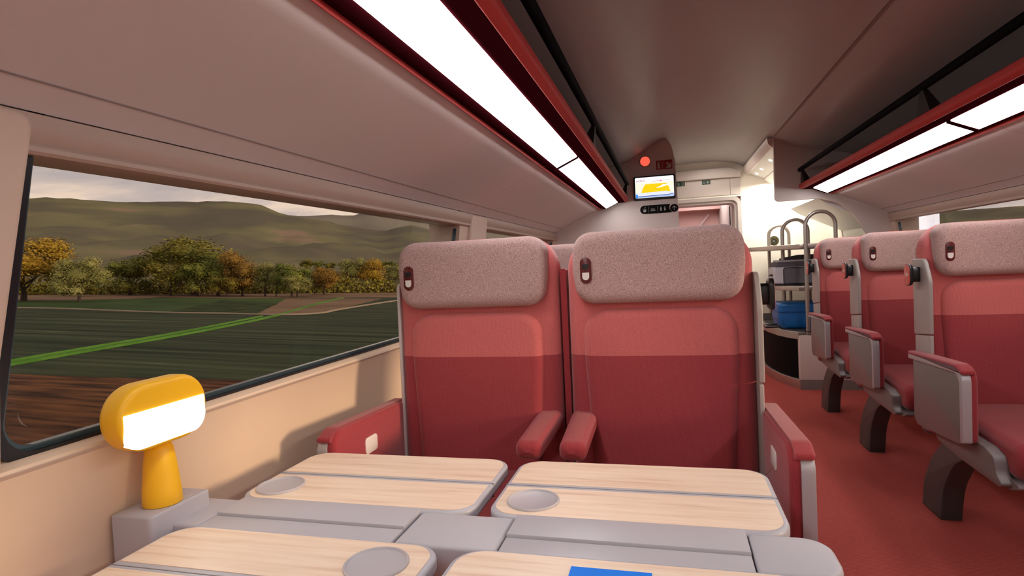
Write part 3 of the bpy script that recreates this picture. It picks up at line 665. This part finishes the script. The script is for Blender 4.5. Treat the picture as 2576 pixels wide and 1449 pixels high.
scr('screen_loco', rrect(-0.166, -0.147, -0.084, -0.052, 0.003, 2), emis('screen_blue', (0.05, 0.28, 0.85), 1), 6)
scr('route_line', [(-0.02, 0.057), (0.13, 0.060), (0.13, 0.062), (-0.02, 0.059)], emis('screen_line', (0.25, 0.03, 0.12), 1), 2)
scr('route_dot', rrect(0.05, 0.064, 0.052, 0.066, 0.0069, 5), emis('screen_pink', (0.9, 0.25, 0.32), 1), 3)
M = Matrix.Translation((-0.122, -0.0292, 0.067)) @ FACE
text('screen_logo', 'inOUI', 0.030, emis('screen_logo_red', (0.45, 0.02, 0.10), 1), ss, M)
# pill sign
ps = thing('service_sign', 'black pill-shaped service sign with white symbols and an arrow disc below the screen', 'sign', (-0.075, YS, 1.655))
ow = mat('sign_symbol_white', (0.40, 0.40, 0.40), 0.5)
bm = nb(); slab(bm, rpoly([(-0.150, -0.038), (0.128, -0.038), (0.100, 0.0), (0.112, 0.038), (-0.150, 0.038)], [0.0375, 0.002, 0.05, 0.002, 0.0375], 8), 0.0, -0.006, XZ); link('sign_plate', bm, mat('sign_black', (0.004, 0.004, 0.004), 0.6, spec=0.1), ps)
bm = nb(); slab(bm, rrect(0.112, 0.182, -0.035, 0.035, 0.0349, 10), 0.0, -0.006, XZ); link('arrow_disc', bm, MATS['sign_black'], ps)
bm = nb()
for pts in ([(0.145, -0.022), (0.149, -0.022), (0.149, 0.016), (0.145, 0.016)], [(0.147, 0.020), (0.128, 0.002), (0.131, -0.001), (0.147, 0.015)], [(0.147, 0.020), (0.166, 0.002), (0.163, -0.001), (0.147, 0.015)]): slab(bm, pts, -0.005, -0.0075, XZ)
link('arrow_mark', bm, ow, ps)
bm = nb()
slab(bm, [(-0.120, -0.022), (-0.100, -0.022), (-0.097, -0.004), (-0.123, -0.004)], -0.005, -0.0072, XZ); slab(bm, [(-0.126, -0.001), (-0.094, -0.001), (-0.094, 0.003), (-0.126, 0.003)], -0.005, -0.0072, XZ); slab(bm, [(-0.112, 0.006), (-0.108, 0.006), (-0.101, 0.026), (-0.105, 0.026)], -0.005, -0.0072, XZ)
link('cup_mark', bm, ow, ps)
for xx in (-0.078, 0.002):
    bm = nb(); slab(bm, [(xx, -0.026), (xx + 0.0015, -0.026), (xx + 0.0015, 0.026), (xx, 0.026)], -0.005, -0.0070, XZ); link('divider', bm, ow, ps)
text('sign_text', 'Salle', 0.020, ow, ps, Matrix.Translation((-0.038, -0.0065, 0.002)) @ FACE)
bm = nb(); slab(bm, [(-0.060, -0.014), (-0.016, -0.014), (-0.016, -0.010), (-0.060, -0.010)], -0.005, -0.0070, XZ); link('underline', bm, ow, ps)
bm = nb()
for xx in (0.032, 0.066):
    slab(bm, rpoly([(xx - 0.006, -0.018), (xx + 0.006, -0.018), (xx + 0.007, 0.008), (xx - 0.007, 0.008)], 0.002, 2), -0.005, -0.0072, XZ); slab(bm, rrect(xx - 0.004, xx + 0.004, 0.010, 0.018, 0.0039, 4), -0.005, -0.0072, XZ)
link('people_mark', bm, ow, ps)
# green signs over the door
gsn = mat('sign_green', (0.004, 0.030, 0.018), 0.4); gw = mat('sign_grey_mark', (0.22, 0.26, 0.23), 0.5)
for k, (x, z, lab) in enumerate(((0.178, 2.070, 'small dark green exit sign with running mark on the door header, nearer the screen'), (0.462, 2.068, 'small dark green exit sign with down arrow over the middle of the doorway'))):
    g = thing('exit_sign', lab, 'sign', (x, YD - 0.012, z), 'green exit signs on the door header')
    bm = nb(); slab(bm, rrect(-0.047, 0.047, -0.025, 0.025, 0.002, 2), 0, -0.004, XZ); link('sign_plate', bm, gsn, g)
    bm = nb()
    if k == 0:
        slab(bm, rpoly([(-0.036, -0.016), (-0.028, -0.004), (-0.038, 0.012), (-0.014, 0.010), (-0.018, -0.002), (-0.010, -0.016)], 0.002, 2), -0.003, -0.005, XZ)
        ring(bm, rrect(0.012, 0.036, -0.018, 0.018, 0.002, 2), rrect(0.017, 0.031, -0.012, 0.013, 0.002, 2), -0.003, -0.005, XZ)
    else:
        ring(bm, rrect(-0.038, -0.016, -0.016, 0.004, 0.008, 3), rrect(-0.033, -0.021, -0.011, -0.001, 0.004, 3), -0.003, -0.005, XZ)
        slab(bm, [(0.018, -0.018), (0.036, 0.0), (0.026, 0.0), (0.022, 0.018), (0.014, 0.018), (0.010, 0.0), (0.0, 0.0)], -0.003, -0.005, XZ)
    link('sign_mark', bm, gw, g)
# XL sticker
xs = thing('round_sticker', 'round black and olive sticker reading XL on the bright wall behind the stand', 'sticker', (1.171, YD, 1.352))
bm = nb(); slab(bm, rrect(-0.052, 0.052, -0.052, 0.052, 0.0519, 10), 0, -0.004, XZ); link('sticker_rim', bm, black, xs)
bm = nb(); slab(bm, rrect(-0.046, 0.046, -0.046, 0.046, 0.0459, 10), -0.003, -0.005, XZ); link('sticker_face', bm, mat('olive', (0.055, 0.046, 0.005), 0.5), xs)
bm = nb(); slab(bm, [(-0.026, -0.030), (0.026, -0.030), (0.026, 0.014), (0.012, 0.014), (0.008, 0.024), (-0.008, 0.024), (-0.012, 0.014), (-0.026, 0.014)], -0.004, -0.006, XZ); link('suitcase_mark', bm, black, xs)
text('sticker_text', 'XL', 0.032, ow, xs, Matrix.Translation((0, -0.0065, -0.008)) @ FACE)

# ------------------------------------------------------------------ luggage stand
ls = thing('luggage_stand', 'steel luggage stand with looped tubes over a black curved drum base', 'luggage rack', (1.3, 6.2, 0))
def lpt(nm, bm, m, parent=ls, **k):
    for v in bm.verts: v.co -= Vector((1.3, 6.2, 0))
    return link(nm, bm, m, parent, **k)
def plan(d=0.0, x1=1.60, y0=5.60):
    # curved aisle edge: from the white front corner round to the back
    pts = [(1.085, y0)]
    return [(x1, y0 - 0), (1.085 - d, y0 - d), (1.03 - d, 5.70 - d * .6), (0.965 - d, 5.90), (0.925 - d, 6.15), (0.91 - d, 6.4), (0.93 - d, 6.68), (0.99, 6.92 + d), (1.10, 7.05 + d), (x1, 7.05 + d)]
bm = nb(); slab(bm, plan(0.0, 1.6, 5.585), 0.0, 0.085, XY, er=0.003); lpt('base_band', bm, steel)
bm = nb(); slab(bm, plan(-0.02), 0.085, 0.44, XY); lpt('drum', bm, mat('drum_black', (0.004, 0.004, 0.005), 0.7, spec=0.1))
bm = nb(); slab(bm, plan(0.0), 0.44, 0.505, XY, er=0.006); lpt('base_shelf', bm, steel)
bm = nb(); slab(bm, plan(-0.03), 0.503, 0.509, XY); lpt('base_mat', bm, mat('mat_dark', (0.05, 0.045, 0.05), 0.6))
bm = nb(); slab(bm, rrect(1.088, 1.78, 0.085, 0.475, 0.004, 2), 5.66, 5.575, XZ, er=0.003); lpt('front_cabinet', bm, cabw)
bm = nb(); slab(bm, [(1.086, 0.0), (1.80, 0.0), (1.80, 0.085), (1.086, 0.085)], 5.66, 5.570, XZ); lpt('plinth', bm, cabg)
def shelf(z, d, t_, m):
    pts = plan(d)
    bm = nb(); slab(bm, pts, z - t_, z, XY, er=0.006, eb=0.006, seg=3); return lpt('shelf', bm, m)
shelf(0.905, -0.02, 0.042, steel)
tips = [(1.60, 5.62), (1.12, 5.62), (1.02, 5.75), (0.92, 5.98), (0.80, 6.25), (0.79, 6.40), (0.86, 6.62), (0.98, 6.92), (1.1, 7.05), (1.6, 7.05)]
bm = nb(); slab(bm, tips, 1.235, 1.277, XY, er=0.006, eb=0.006, seg=3); lpt('shelf', bm, steel)
for (y, x0, x1, top, r_) in ((5.60, 1.165, 1.402, 1.550, 0.0165), (6.15, 1.075, 1.300, 1.520, 0.0175), (6.85, 1.062, 1.262, 1.50, 0.017)):
    rr = (x1 - x0) / 2; pts = [(x0, y, 0.46)] + [(x0, y, top - rr)]
    for k in range(1, 16):
        th = PI - PI * k / 16; pts.append((x0 + rr + rr * math.cos(th), y, top - rr + rr * math.sin(th)))
    pts += [(x1, y, top - rr), (x1, y, 0.46)]
    bm = nb(); tube(bm, pts, r_, 14); lpt('tube_arch', bm, tube_m)
    for xx in (x0, x1):
        bm = nb(); lathe(bm, [(0.0005, 0), (0.032, 0), (0.030, 0.006), (0.0005, 0.006)], (xx, y, 0.508), 20); lpt('foot_plate', bm, black)
# dark low border at back of base shelf
bm = nb(); box(bm, 0.93, 1.6, 6.70, 6.72, 0.505, 0.575); lpt('back_border', bm, cabg)

# suitcases
gc = thing('suitcase', 'light and dark grey soft suitcase lying on the middle shelf of the stand', 'suitcase', (1.19, 6.05, 0.906), 'luggage on the stand')
bm = nb(); slab(bm, rrect(-0.245, 0.30, 0.012, 0.170, 0.03, 5), 0.17, -0.15, XZ, er=0.02, eb=0.02); link('body', bm, bagl, gc)
bm = nb(); slab(bm, rrect(-0.215, 0.28, 0.168, 0.215, 0.012, 4), 0.16, -0.13, XZ, er=0.015, eb=0.015); link('front_pocket', bm, bagd, gc)
bm = nb(); slab(bm, rrect(-0.20, 0.27, 0.213, 0.232, 0.006, 3), 0.14, -0.11, XZ, er=0.012, eb=0.012); link('lid', bm, bagl, gc)
bm = nb(); slab(bm, rrect(-0.155, 0.29, 0.016, 0.160, 0.02, 5), -0.14, -0.156, XZ, er=0.003); link('dark_side', bm, bagd, gc)
bm = nb(); ring(bm, rrect(-0.160, 0.295, 0.011, 0.165, 0.022, 5), rrect(-0.155, 0.29, 0.016, 0.160, 0.02, 5), -0.14, -0.158, XZ); link('piping', bm, black, gc)
bm = nb(); tube(bm, [(-0.244, -0.11, 0.095), (-0.255, -0.09, 0.095), (-0.255, -0.01, 0.092), (-0.244, 0.01, 0.092)], 0.010, 8); link('handle', bm, black, gc)
bm = nb(); slab(bm, rrect(-0.24, 0.30, 0.0, 0.012, 0.004, 2), 0.15, -0.14, XZ); link('base', bm, black, gc)
dc = thing('suitcase', 'dark grey suitcase partly hidden behind the grey one on the middle shelf', 'suitcase', (1.33, 6.42, 0.906), 'luggage on the stand')
bm = nb(); slab(bm, rrect(-0.23, 0.26, 0.0, 0.215, 0.03, 5), 0.15, -0.15, XZ, er=0.02, eb=0.02); link('body', bm, bagl, dc)
bm = nb(); slab(bm, rpoly([(-0.225, 0.213), (0.26, 0.213), (0.26, 0.275), (-0.05, 0.275), (-0.225, 0.245)], [0.004, 0.01, 0.02, 0.05, 0.01], 4), 0.13, -0.13, XZ, er=0.015, eb=0.015); link('front_pocket', bm, bagd, dc)
bc = thing('suitcase', 'bright blue hard suitcase lying on the base shelf of the stand', 'suitcase', (1.20, 5.98, 0.510), 'luggage on the stand')
bm = nb(); slab(bm, rpoly([(-0.225, 0.02), (-0.19, 0.0), (0.33, 0.0), (0.33, 0.235), (-0.235, 0.235), (-0.24, 0.09)], [0.02, 0.02, 0.03, 0.035, 0.035, 0.02], 5), 0.19, -0.17, XZ, er=0.03, eb=0.03, seg=5); link('shell', bm, blueb, bc)
bm = nb(); ring(bm, rrect(-0.2425, 0.333, -0.176, 0.196, 0.035, 5), rrect(-0.20, 0.30, -0.14, 0.16, 0.035, 5), 0.150, 0.157, XY); link('zip_line', bm, mat('blue_dark', (0.003, 0.05, 0.2), 0.5), bc)
bm = nb(); tube(bm, [(-0.20, -0.12, 0.02), (-0.315, -0.12, 0.014), (-0.335, -0.10, 0.013), (-0.335, 0.0, 0.013), (-0.315, 0.02, 0.014), (-0.20, 0.02, 0.02)], 0.011, 8); link('pull_handle', bm, black, bc)

# ------------------------------------------------------------------ landscape outside
Gn = Vector((0.04307751, 0.02491198, 0.99876109)); Gx = Vector((0.99907116, 0, -0.04309089)); Gy = Vector((-0.00107348, 0.99968965, -0.02488884))
GO = Vector((-0.15507904, -0.08968313, -2.39553994))
GM = Matrix(((Gx.x, Gy.x, Gn.x, GO.x), (Gx.y, Gy.y, Gn.y, GO.y), (Gx.z, Gy.z, Gn.z, GO.z), (0, 0, 0, 1)))
def field_mat(name, c0, c1, scale=(0.02, 0.3, 1), rot=0.0, ns=1.0, c2=None, rough=0.95, thr=(0.35, 0.68), rows=None):
    m, N, L, b, tc = mixnodes(name, c0, rough); b.inputs['Specular IOR Level'].default_value = 0.05
    mp = N.new('ShaderNodeMapping'); mp.inputs['Scale'].default_value = scale; mp.inputs['Rotation'].default_value = (0, 0, rot)
    n = N.new('ShaderNodeTexNoise'); n.inputs['Scale'].default_value = ns; n.inputs['Detail'].default_value = 6
    L.new(tc.outputs['Object'], mp.inputs['Vector']); L.new(mp.outputs['Vector'], n.inputs['Vector'])
    r = N.new('ShaderNodeValToRGB'); r.color_ramp.elements[0].position = thr[0]; r.color_ramp.elements[1].position = thr[1]
    r.color_ramp.elements[0].color = (*c0, 1); r.color_ramp.elements[1].color = (*c1, 1)
    if c2: e = r.color_ramp.elements.new(min(0.98, thr[1] + 0.07)); e.color = (*c2, 1)
    L.new(n.outputs['Fac'], r.inputs['Fac']); L.new(r.outputs['Color'], b.inputs['Base Color'])
    return m
RX = Vector((Gx.x, Gx.y, Gx.z))
def gpoly(nm, pts, z, m, kind='structure'):
    bm = nb(); slab(bm, pts, z - 0.3, z, XY); o = link(nm, bm, m); o.matrix_world = GM; o['kind'] = kind; return o
def gstrip(nm, pts, wd, z, m):
    P = [Vector(p) for p in pts]
    # smooth the polyline
    for _ in range(2):
        Q = [P[0]]
        for a, b_ in zip(P[:-1], P[1:]): Q += [a * 0.75 + b_ * 0.25, a * 0.25 + b_ * 0.75]
        Q.append(P[-1]); P = Q
    Lf, Rt = [], []
    for i, p in enumerate(P):
        t = (P[min(i + 1, len(P) - 1)] - P[max(0, i - 1)]).normalized(); nn = Vector((-t.y, t.x)); ww = wd * (p.length / 35) 
        Lf.append(p + nn * ww / 2); Rt.append(p - nn * ww / 2)
    bm = nb()
    A = [bm.verts.new((p.x, p.y, z)) for p in Lf]; B = [bm.verts.new((p.x, p.y, z)) for p in Rt]
    A2 = [bm.verts.new((p.x, p.y, z - 0.1)) for p in Lf]; B2 = [bm.verts.new((p.x, p.y, z - 0.1)) for p in Rt]
    for i in range(len(A) - 1):
        bm.faces.new((A[i], A[i + 1], B[i + 1], B[i])); bm.faces.new((A[i], A[i + 1], A2[i + 1], A2[i])); bm.faces.new((B[i], B[i + 1], B2[i + 1], B2[i]))
    o = link(nm, bm, m); o.matrix_world = GM; o['kind'] = 'structure'; return o
dkgreen = field_mat('dark_field', (0.020, 0.032, 0.020), (0.062, 0.080, 0.045), (0.03, 0.95, 1), 0.50, 1.5, c2=(0.17, 0.17, 0.11), thr=(0.36, 0.66))
brown = field_mat('ploughed_field', (0.035, 0.020, 0.016), (0.17, 0.075, 0.035), (0.22, 1.6, 1), 0.25, 1.6)
meadow = field_mat('meadow', (0.030, 0.060, 0.022), (0.065, 0.105, 0.035), (0.05, 0.1, 1), 0.6, 1.0)
brightg = field_mat('bright_verge', (0.07, 0.19, 0.03), (0.12, 0.28, 0.05), (0.3, 0.3, 1), 0, 1.0)
tan = field_mat('dry_track', (0.15, 0.10, 0.065), (0.22, 0.15, 0.10), (0.1, 0.1, 1), 0, 1.0)
pathm = field_mat('chalk_path', (0.30, 0.25, 0.19), (0.36, 0.30, 0.24), (0.5, 0.5, 1), 0, 1.0)
scrub = field_mat('scrub', (0.018, 0.030, 0.014), (0.045, 0.07, 0.028), (0.5, 0.5, 1), 0, 1.0)
gpoly('ground', [(-600, -200), (600, -200), (600, 700), (-600, 700)], 0.0, dkgreen)
gpoly('ploughed_field', [(-60, -80), (-5, -80), (-5, 8), (-12.6, 16.9), (-15.5, 16.5), (-19.1, 15.9), (-23.4, 15.6), (-60, 15.2)], 0.02, brown)
gpoly('green_field', [(-130, 20), (-68.7, 46.2), (-61.2, 46.7), (-45.4, 43.8), (-35.8, 45.2), (-53.8, 74.1), (-70, 74), (-90, 52), (-150, 60)], 0.04, meadow)
gpoly('far_field', [(-150, 55), (-75, 50), (-77, 74), (-56, 76), (-46, 82), (-20, 90), (60, 140), (0, 400), (-400, 300)], 0.03, tan)
gpoly('brown_patch', [(-35.8, 45.2), (-53.8, 74.1), (-40.4, 77.7), (-33.5, 55.5), (-31, 46)], 0.06, tan)
gpoly('scrub_patch', [(-45.8, 45.5), (-58.1, 66.3), (-45.4, 61.0), (-36.2, 45.2)], 0.08, scrub)
gstrip('green_verge', [(-23.5, 10.6), (-24.9, 16.6), (-26.2, 21.8), (-27.8, 29.2), (-32.4, 43.5), (-40, 60), (-47.5, 78.7)], 0.26, 0.10, brightg)
gstrip('green_verge', [(-24.2, 10.6), (-25.7, 16.6), (-27.1, 21.8), (-28.7, 29.0), (-33.3, 42.5)], 0.13, 0.10, brightg)
gstrip('path', [(-90, 44), (-68.7, 46.2), (-61.2, 46.7), (-45.4, 43.8), (-38, 44.6), (-33, 44.0), (-30.2, 46.5), (-32.1, 52.3), (-35.3, 71.2), (-36, 78)], 0.22, 0.12, pathm)
# hills
def interp(tab, a):
    if a <= tab[0][0]: return tab[0][1]
    for (a0, v0), (a1, v1) in zip(tab[:-1], tab[1:]):
        if a <= a1:
            t = (a - a0) / (a1 - a0); t = t * t * (3 - 2 * t); return v0 + (v1 - v0) * t
    return tab[-1][1]
from mathutils import noise as mn
def hills(nm, tab, r0, r1, m, az0, az1, na, nr, rough=1.0):
    bm = nb(); rows = []
    for i in range(na + 1):
        az = az0 + (az1 - az0) * i / na; H = interp(tab, az) * r1 + 3.6; row = []
        for j in range(nr + 3):
            s = min(1, j / nr); r_ = r0 + (r1 - r0) * s
            if j > nr: r_ = r1 + (j - nr) * 120; hh = H * (0.6 if j == nr + 1 else 0.0)
            else:
                hh = H * (0.32 * s ** 1.3 + 0.68 * (s ** 3))
                p = Vector((math.radians(az) * r_ / 90, r_ / 90, 0)); env = math.sin(PI * min(1, s)) 
                hh += rough * env * H * (0.16 * mn.noise(p) + 0.07 * mn.noise(p * 2.7) + 0.03 * mn.noise(p * 7))
                if j == nr: hh += H * 0.012 * mn.noise(p * 9)
            a = math.radians(az); row.append(bm.verts.new((r_ * math.sin(a), r_ * math.cos(a), max(-1 if s == 0 else 0, hh))))
        rows.append(row)
    for a, b_ in zip(rows[:-1], rows[1:]):
        for j in range(len(a) - 1): bm.faces.new((a[j], b_[j], b_[j + 1], a[j + 1]))
    o = link(nm, bm, m, smooth=80); o.matrix_world = GM; o['kind'] = 'structure'; return o
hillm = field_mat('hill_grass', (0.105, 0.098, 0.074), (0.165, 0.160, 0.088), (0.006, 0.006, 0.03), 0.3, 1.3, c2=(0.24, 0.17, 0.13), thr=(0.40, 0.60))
hillf = field_mat('far_hill_hazy_grass', (0.17, 0.16, 0.135), (0.21, 0.195, 0.16), (0.002, 0.004, 0.01), 0, 1.0)  # distance haze put into the colour, paler and greyer than the near hill
T1 = [(-95, .085), (-70, .088), (-58, .092), (-55.1, .0982), (-53, .1028), (-48.7, .1024), (-44, .108), (-41.1, .1117), (-38.6, .1104), (-35.9, .0948), (-33, .088), (-30.7, .0795), (-27.4, .0725), (-24.6, .083), (-22.2, .074), (-16, .055), (0, .05), (14, .065), (18.5, .080), (23, .087), (27, .088), (60, .07), (95, .05)]
T2 = [(-44, .07), (-37, .088), (-34.8, .093), (-32.1, .097), (-30.3, .096), (-28, .107), (-25.9, .1017), (-19.5, .081), (-10, .06), (20, .06), (60, .05)]
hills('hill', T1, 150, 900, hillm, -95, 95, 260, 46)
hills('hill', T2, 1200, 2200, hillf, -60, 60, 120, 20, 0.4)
hf = field_mat('foot_soil', (0.11, 0.075, 0.06), (0.20, 0.14, 0.10), (0.02, 0.05, 0.02), 0, 1.5)

# trees
def leafmat(name, c0, c1):
    m, N, L, b, tc = mixnodes(name, c0, 0.8); b.inputs['Specular IOR Level'].default_value = 0.15
    n = N.new('ShaderNodeTexNoise'); n.inputs['Scale'].default_value = 2.2; n.inputs['Detail'].default_value = 4
    L.new(tc.outputs['Object'], n.inputs['Vector'])
    r = N.new('ShaderNodeValToRGB'); r.color_ramp.elements[0].position = 0.35; r.color_ramp.elements[1].position = 0.65
    r.color_ramp.elements[0].color = (*c0, 1); r.color_ramp.elements[1].color = (*c1, 1)
    L.new(n.outputs['Fac'], r.inputs['Fac']); L.new(r.outputs['Color'], b.inputs['Base Color'])
    return m
LM = {'gold': leafmat('leaf_gold', (0.26, 0.16, 0.018), (0.50, 0.34, 0.045)), 'green': leafmat('leaf_green', (0.09, 0.12, 0.025), (0.30, 0.31, 0.06)),
      'pale': leafmat('leaf_pale', (0.20, 0.21, 0.06), (0.38, 0.36, 0.13)), 'orange': leafmat('leaf_orange', (0.20, 0.12, 0.025), (0.36, 0.22, 0.045)), 'dark': leafmat('leaf_dark', (0.075, 0.080, 0.018), (0.34, 0.30, 0.045))}
bark = mat('bark', (0.05, 0.035, 0.03), 0.9)
def tree_proto(kind, seed, aspect=1.0):
    """unit tree: height 1, crown width ~0.8*aspect"""
    rnd = random.Random(seed); bm = nb()
    lobes = [(0, 0, 0.58, 0.27 )]
    for k in range(13):
        a = rnd.uniform(0, 2 * PI); h_ = rnd.uniform(0.24, 0.88); rr = 0.30 * math.sqrt(max(0.05, 1 - ((h_ - 0.55) / 0.42) ** 2)) * rnd.uniform(0.75, 1.05)
        lobes.append((rr * math.cos(a) * aspect, rr * math.sin(a) * aspect, h_, rnd.uniform(0.10, 0.17)))
    for lx, ly, lz, lr in lobes:
        n_ = int(7600 * lr * lr * 3.2)
        for _ in range(n_):
            v = Vector((rnd.gauss(0, 1), rnd.gauss(0, 1), rnd.gauss(0, 1))).normalized(); rad = lr * rnd.uniform(0.55, 1.22)
            c = Vector((lx, ly, lz)) + v * rad
            if c.z < 0.12: continue
            s = rnd.uniform(0.008, 0.017); a_ = (v + Vector((rnd.uniform(-.8, .8), rnd.uniform(-.8, .8), rnd.uniform(-.8, .8)))).normalized()
            t1 = a_.orthogonal().normalized() * s; t2 = a_.cross(t1).normalized() * s * 0.8
            bm.faces.new([bm.verts.new(c + t1), bm.verts.new(c + t2), bm.verts.new(c - t1), bm.verts.new(c - t2)])
    for lx, ly, lz, lr in lobes:
        r_ = bmesh.ops.create_icosphere(bm, subdivisions=2, radius=lr * 0.62, matrix=Matrix.Translation((lx, ly, lz)))
    me = bpy.data.meshes.new('foliage'); bm.to_mesh(me); bm.free(); me.materials.append(LM[kind])
    bm = nb(); tube(bm, [(0, 0, -0.05), (0.004, 0, 0.12), (0, 0.006, 0.30), (0, 0, 0.5)], [0.028, 0.020, 0.016, 0.008], 8)
    for k in range(4):
        a = k * 1.6 + seed; tube(bm, [(0, 0, 0.16 + k * 0.03), (0.10 * math.cos(a), 0.10 * math.sin(a), 0.30 + k * 0.03), (0.2 * math.cos(a), 0.2 * math.sin(a), 0.5)], [0.011, 0.008, 0.003], 6)
    mt = bpy.data.meshes.new('trunk'); bm.to_mesh(mt); bm.free(); mt.materials.append(bark)
    return me, mt
PR = {(k, i): tree_proto(k, 11 * i + j, (1.0, 0.6)[i]) for j, k in enumerate(LM) for i in (0, 1)}
PF = 1472.0
def tree(x, y, h_, wd, kind, label, z=0.0, group='trees in the fields outside the left window', shape=0):
    r_ = bpy.data.objects.new('tree', None); C.objects.link(r_); tag(r_, label, 'tree', group)
    s = wd / (0.66 if shape == 0 else 0.44)
    r_.matrix_world = GM @ Matrix.Translation((x, y, z)) @ Matrix.Rotation(random.uniform(0, 6), 4, 'Z') @ Matrix.Diagonal((s, s, h_, 1))
    me, mt = PR[(kind, shape)]
    for nm, d in (('foliage', me), ('trunk', mt)):
        o = bpy.data.objects.new(nm, d); C.objects.link(o); o.parent = r_
TR = [  # gx, gy, height px, width px, kind, shape, label
 (-84.1, 59.4, 152, 195, 'gold', 0, 'large golden broad tree at the left edge of the left window view'),
 (-98.0, 62.0, 112, 110, 'gold', 0, 'golden tree half cut off by the left pillar of the window'),
 (-73.5, 58.7, 112, 108, 'pale', 0, 'pale round tree standing alone on a thin trunk, second from the left'),
 (-88.9, 79.8, 102, 110, 'green', 0, 'green bushy tree right of the lone pale tree'),
 (-78.0, 82.5, 160, 190, 'dark', 0, 'tallest dark green tree with yellow top in the middle of the row'),
 (-79.1, 78.6, 92, 50, 'pale', 1, 'narrow pale tree in front of the tallest tree, at its left foot'),
 (-73.5, 78.3, 98, 84, 'green', 0, 'round green tree in front of the tallest tree'),
 (-71.5, 80.6, 108, 74, 'green', 1, 'upright green tree just right of the tallest tree'),
 (-66.5, 80.2, 112, 92, 'orange', 0, 'orange-topped tree right of the tallest tree'),
 (-68.0, 78.5, 64, 72, 'dark', 0, 'low dark bushy tree at the foot of the orange-topped tree'),
 (-62.9, 81.1, 90, 46, 'pale', 1, 'slim pale tree right of the orange-topped tree'),
 (-60.6, 80.8, 72, 26, 'pale', 1, 'thinnest small pale tree between two slim trees'),
 (-57.7, 80.8, 88, 84, 'green', 0, 'green tree of medium height in the right half of the row'),
 (-55.8, 79.5, 58, 52, 'pale', 1, 'short pale bushy tree in the right half of the row'),
 (-57.8, 90.0, 76, 48, 'orange', 1, 'small orange tree behind the green one in the right half'),
 (-63.8, 104.9, 52, 54, 'gold', 0, 'low golden round tree left of the yellow-green one'),
 (-61.1, 105.6, 86, 62, 'pale', 0, 'pale green tree behind the low golden round tree'),
 (-57.6, 106.5, 80, 58, 'gold', 1, 'yellow-green upright tree close to the window seat headrest'),
 (-55.6, 112.4, 68, 56, 'pale', 0, 'pale tree half hidden by the window seat headrest'),
 (-92, 74, 48, 60, 'dark', 0, 'low dark tree between the lone pale tree and the green bushy one'),
 (-61, 92, 58, 50, 'dark', 0, 'dark low tree in the gap before the low golden tree'),
]
for gx, gy, hp, wp, kind, shp, lab in TR:
    D = math.hypot(gx, gy); dep = D * math.cos(math.atan2(-gx, gy) - math.radians(15.0)) * 1.0
    tree(gx, gy, hp / PF * dep * 1.03, wp / PF * dep, kind, lab, shape=shp)
ORD = ('leftmost', 'second from the left', 'third from the left', 'fourth from the left', 'fifth from the left', 'fifth from the right', 'fourth from the right', 'third from the right', 'second from the right', 'rightmost')
for k, (az, hp, wp, kind) in enumerate([(-34.3, 30, 30, 'dark'), (-33.2, 24, 26, 'green'), (-32.2, 22, 26, 'dark'), (-31.0, 26, 24, 'green'), (-30.2, 20, 22, 'dark'), (-29.3, 26, 26, 'green'), (-28.3, 24, 22, 'dark'), (-27.3, 26, 26, 'dark'), (-26.4, 24, 24, 'green'), (-25.4, 24, 26, 'dark')]):
    D = 235; a = math.radians(az); dep = D * math.cos(abs(a) - 0.26)
    tree(D * math.sin(a), D * math.cos(a), hp / PF * dep, wp / PF * dep, kind, 'small tree, ' + ORD[k] + ' in the distant tree line above the main row', z=5.2, group='distant hedge trees on the slope')
# one continuous hedge of low bushes behind the trees
bm = nb(); rnd = random.Random(3)
for k in range(9000):
    t = rnd.random(); x = -128 + 90 * t; y = 74 + 42 * t ** 1.5 + rnd.uniform(-2, 2)
    hh = 2.6 + 1.6 * mn.noise(Vector((t * 22, 0, 0))); z = abs(rnd.gauss(0, 0.5)) * hh
    if z > hh * 1.1: z = hh * rnd.random()
    c_ = Vector((x, y, z)); s_ = rnd.uniform(0.16, 0.34)
    v = Vector((rnd.gauss(0, 1), rnd.gauss(0, 1), rnd.gauss(0, 1))).normalized(); t1 = v.orthogonal().normalized() * s_; t2 = v.cross(t1).normalized() * s_
    bm.faces.new([bm.verts.new(c_ + t1), bm.verts.new(c_ + t2), bm.verts.new(c_ - t1), bm.verts.new(c_ - t2)])
o = link('hedge', bm, LM['dark']); o.matrix_world = GM
tag(o, 'dark low hedge running behind the row of trees outside the left window', 'hedge', kind='stuff')
# glowing panel added for an unidentified bright rectangle in the far right window
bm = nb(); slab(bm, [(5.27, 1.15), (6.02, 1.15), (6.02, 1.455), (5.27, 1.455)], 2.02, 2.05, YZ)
o = link('bright_panel', bm, mat('bright_panel_glow', (0.85, 0.86, 0.90), 0.5, emit=(0.8, 0.8, 0.9), es=0.7)); tag(o, 'glowing white panel added for the bright rectangle in the far right-hand window', 'screen')
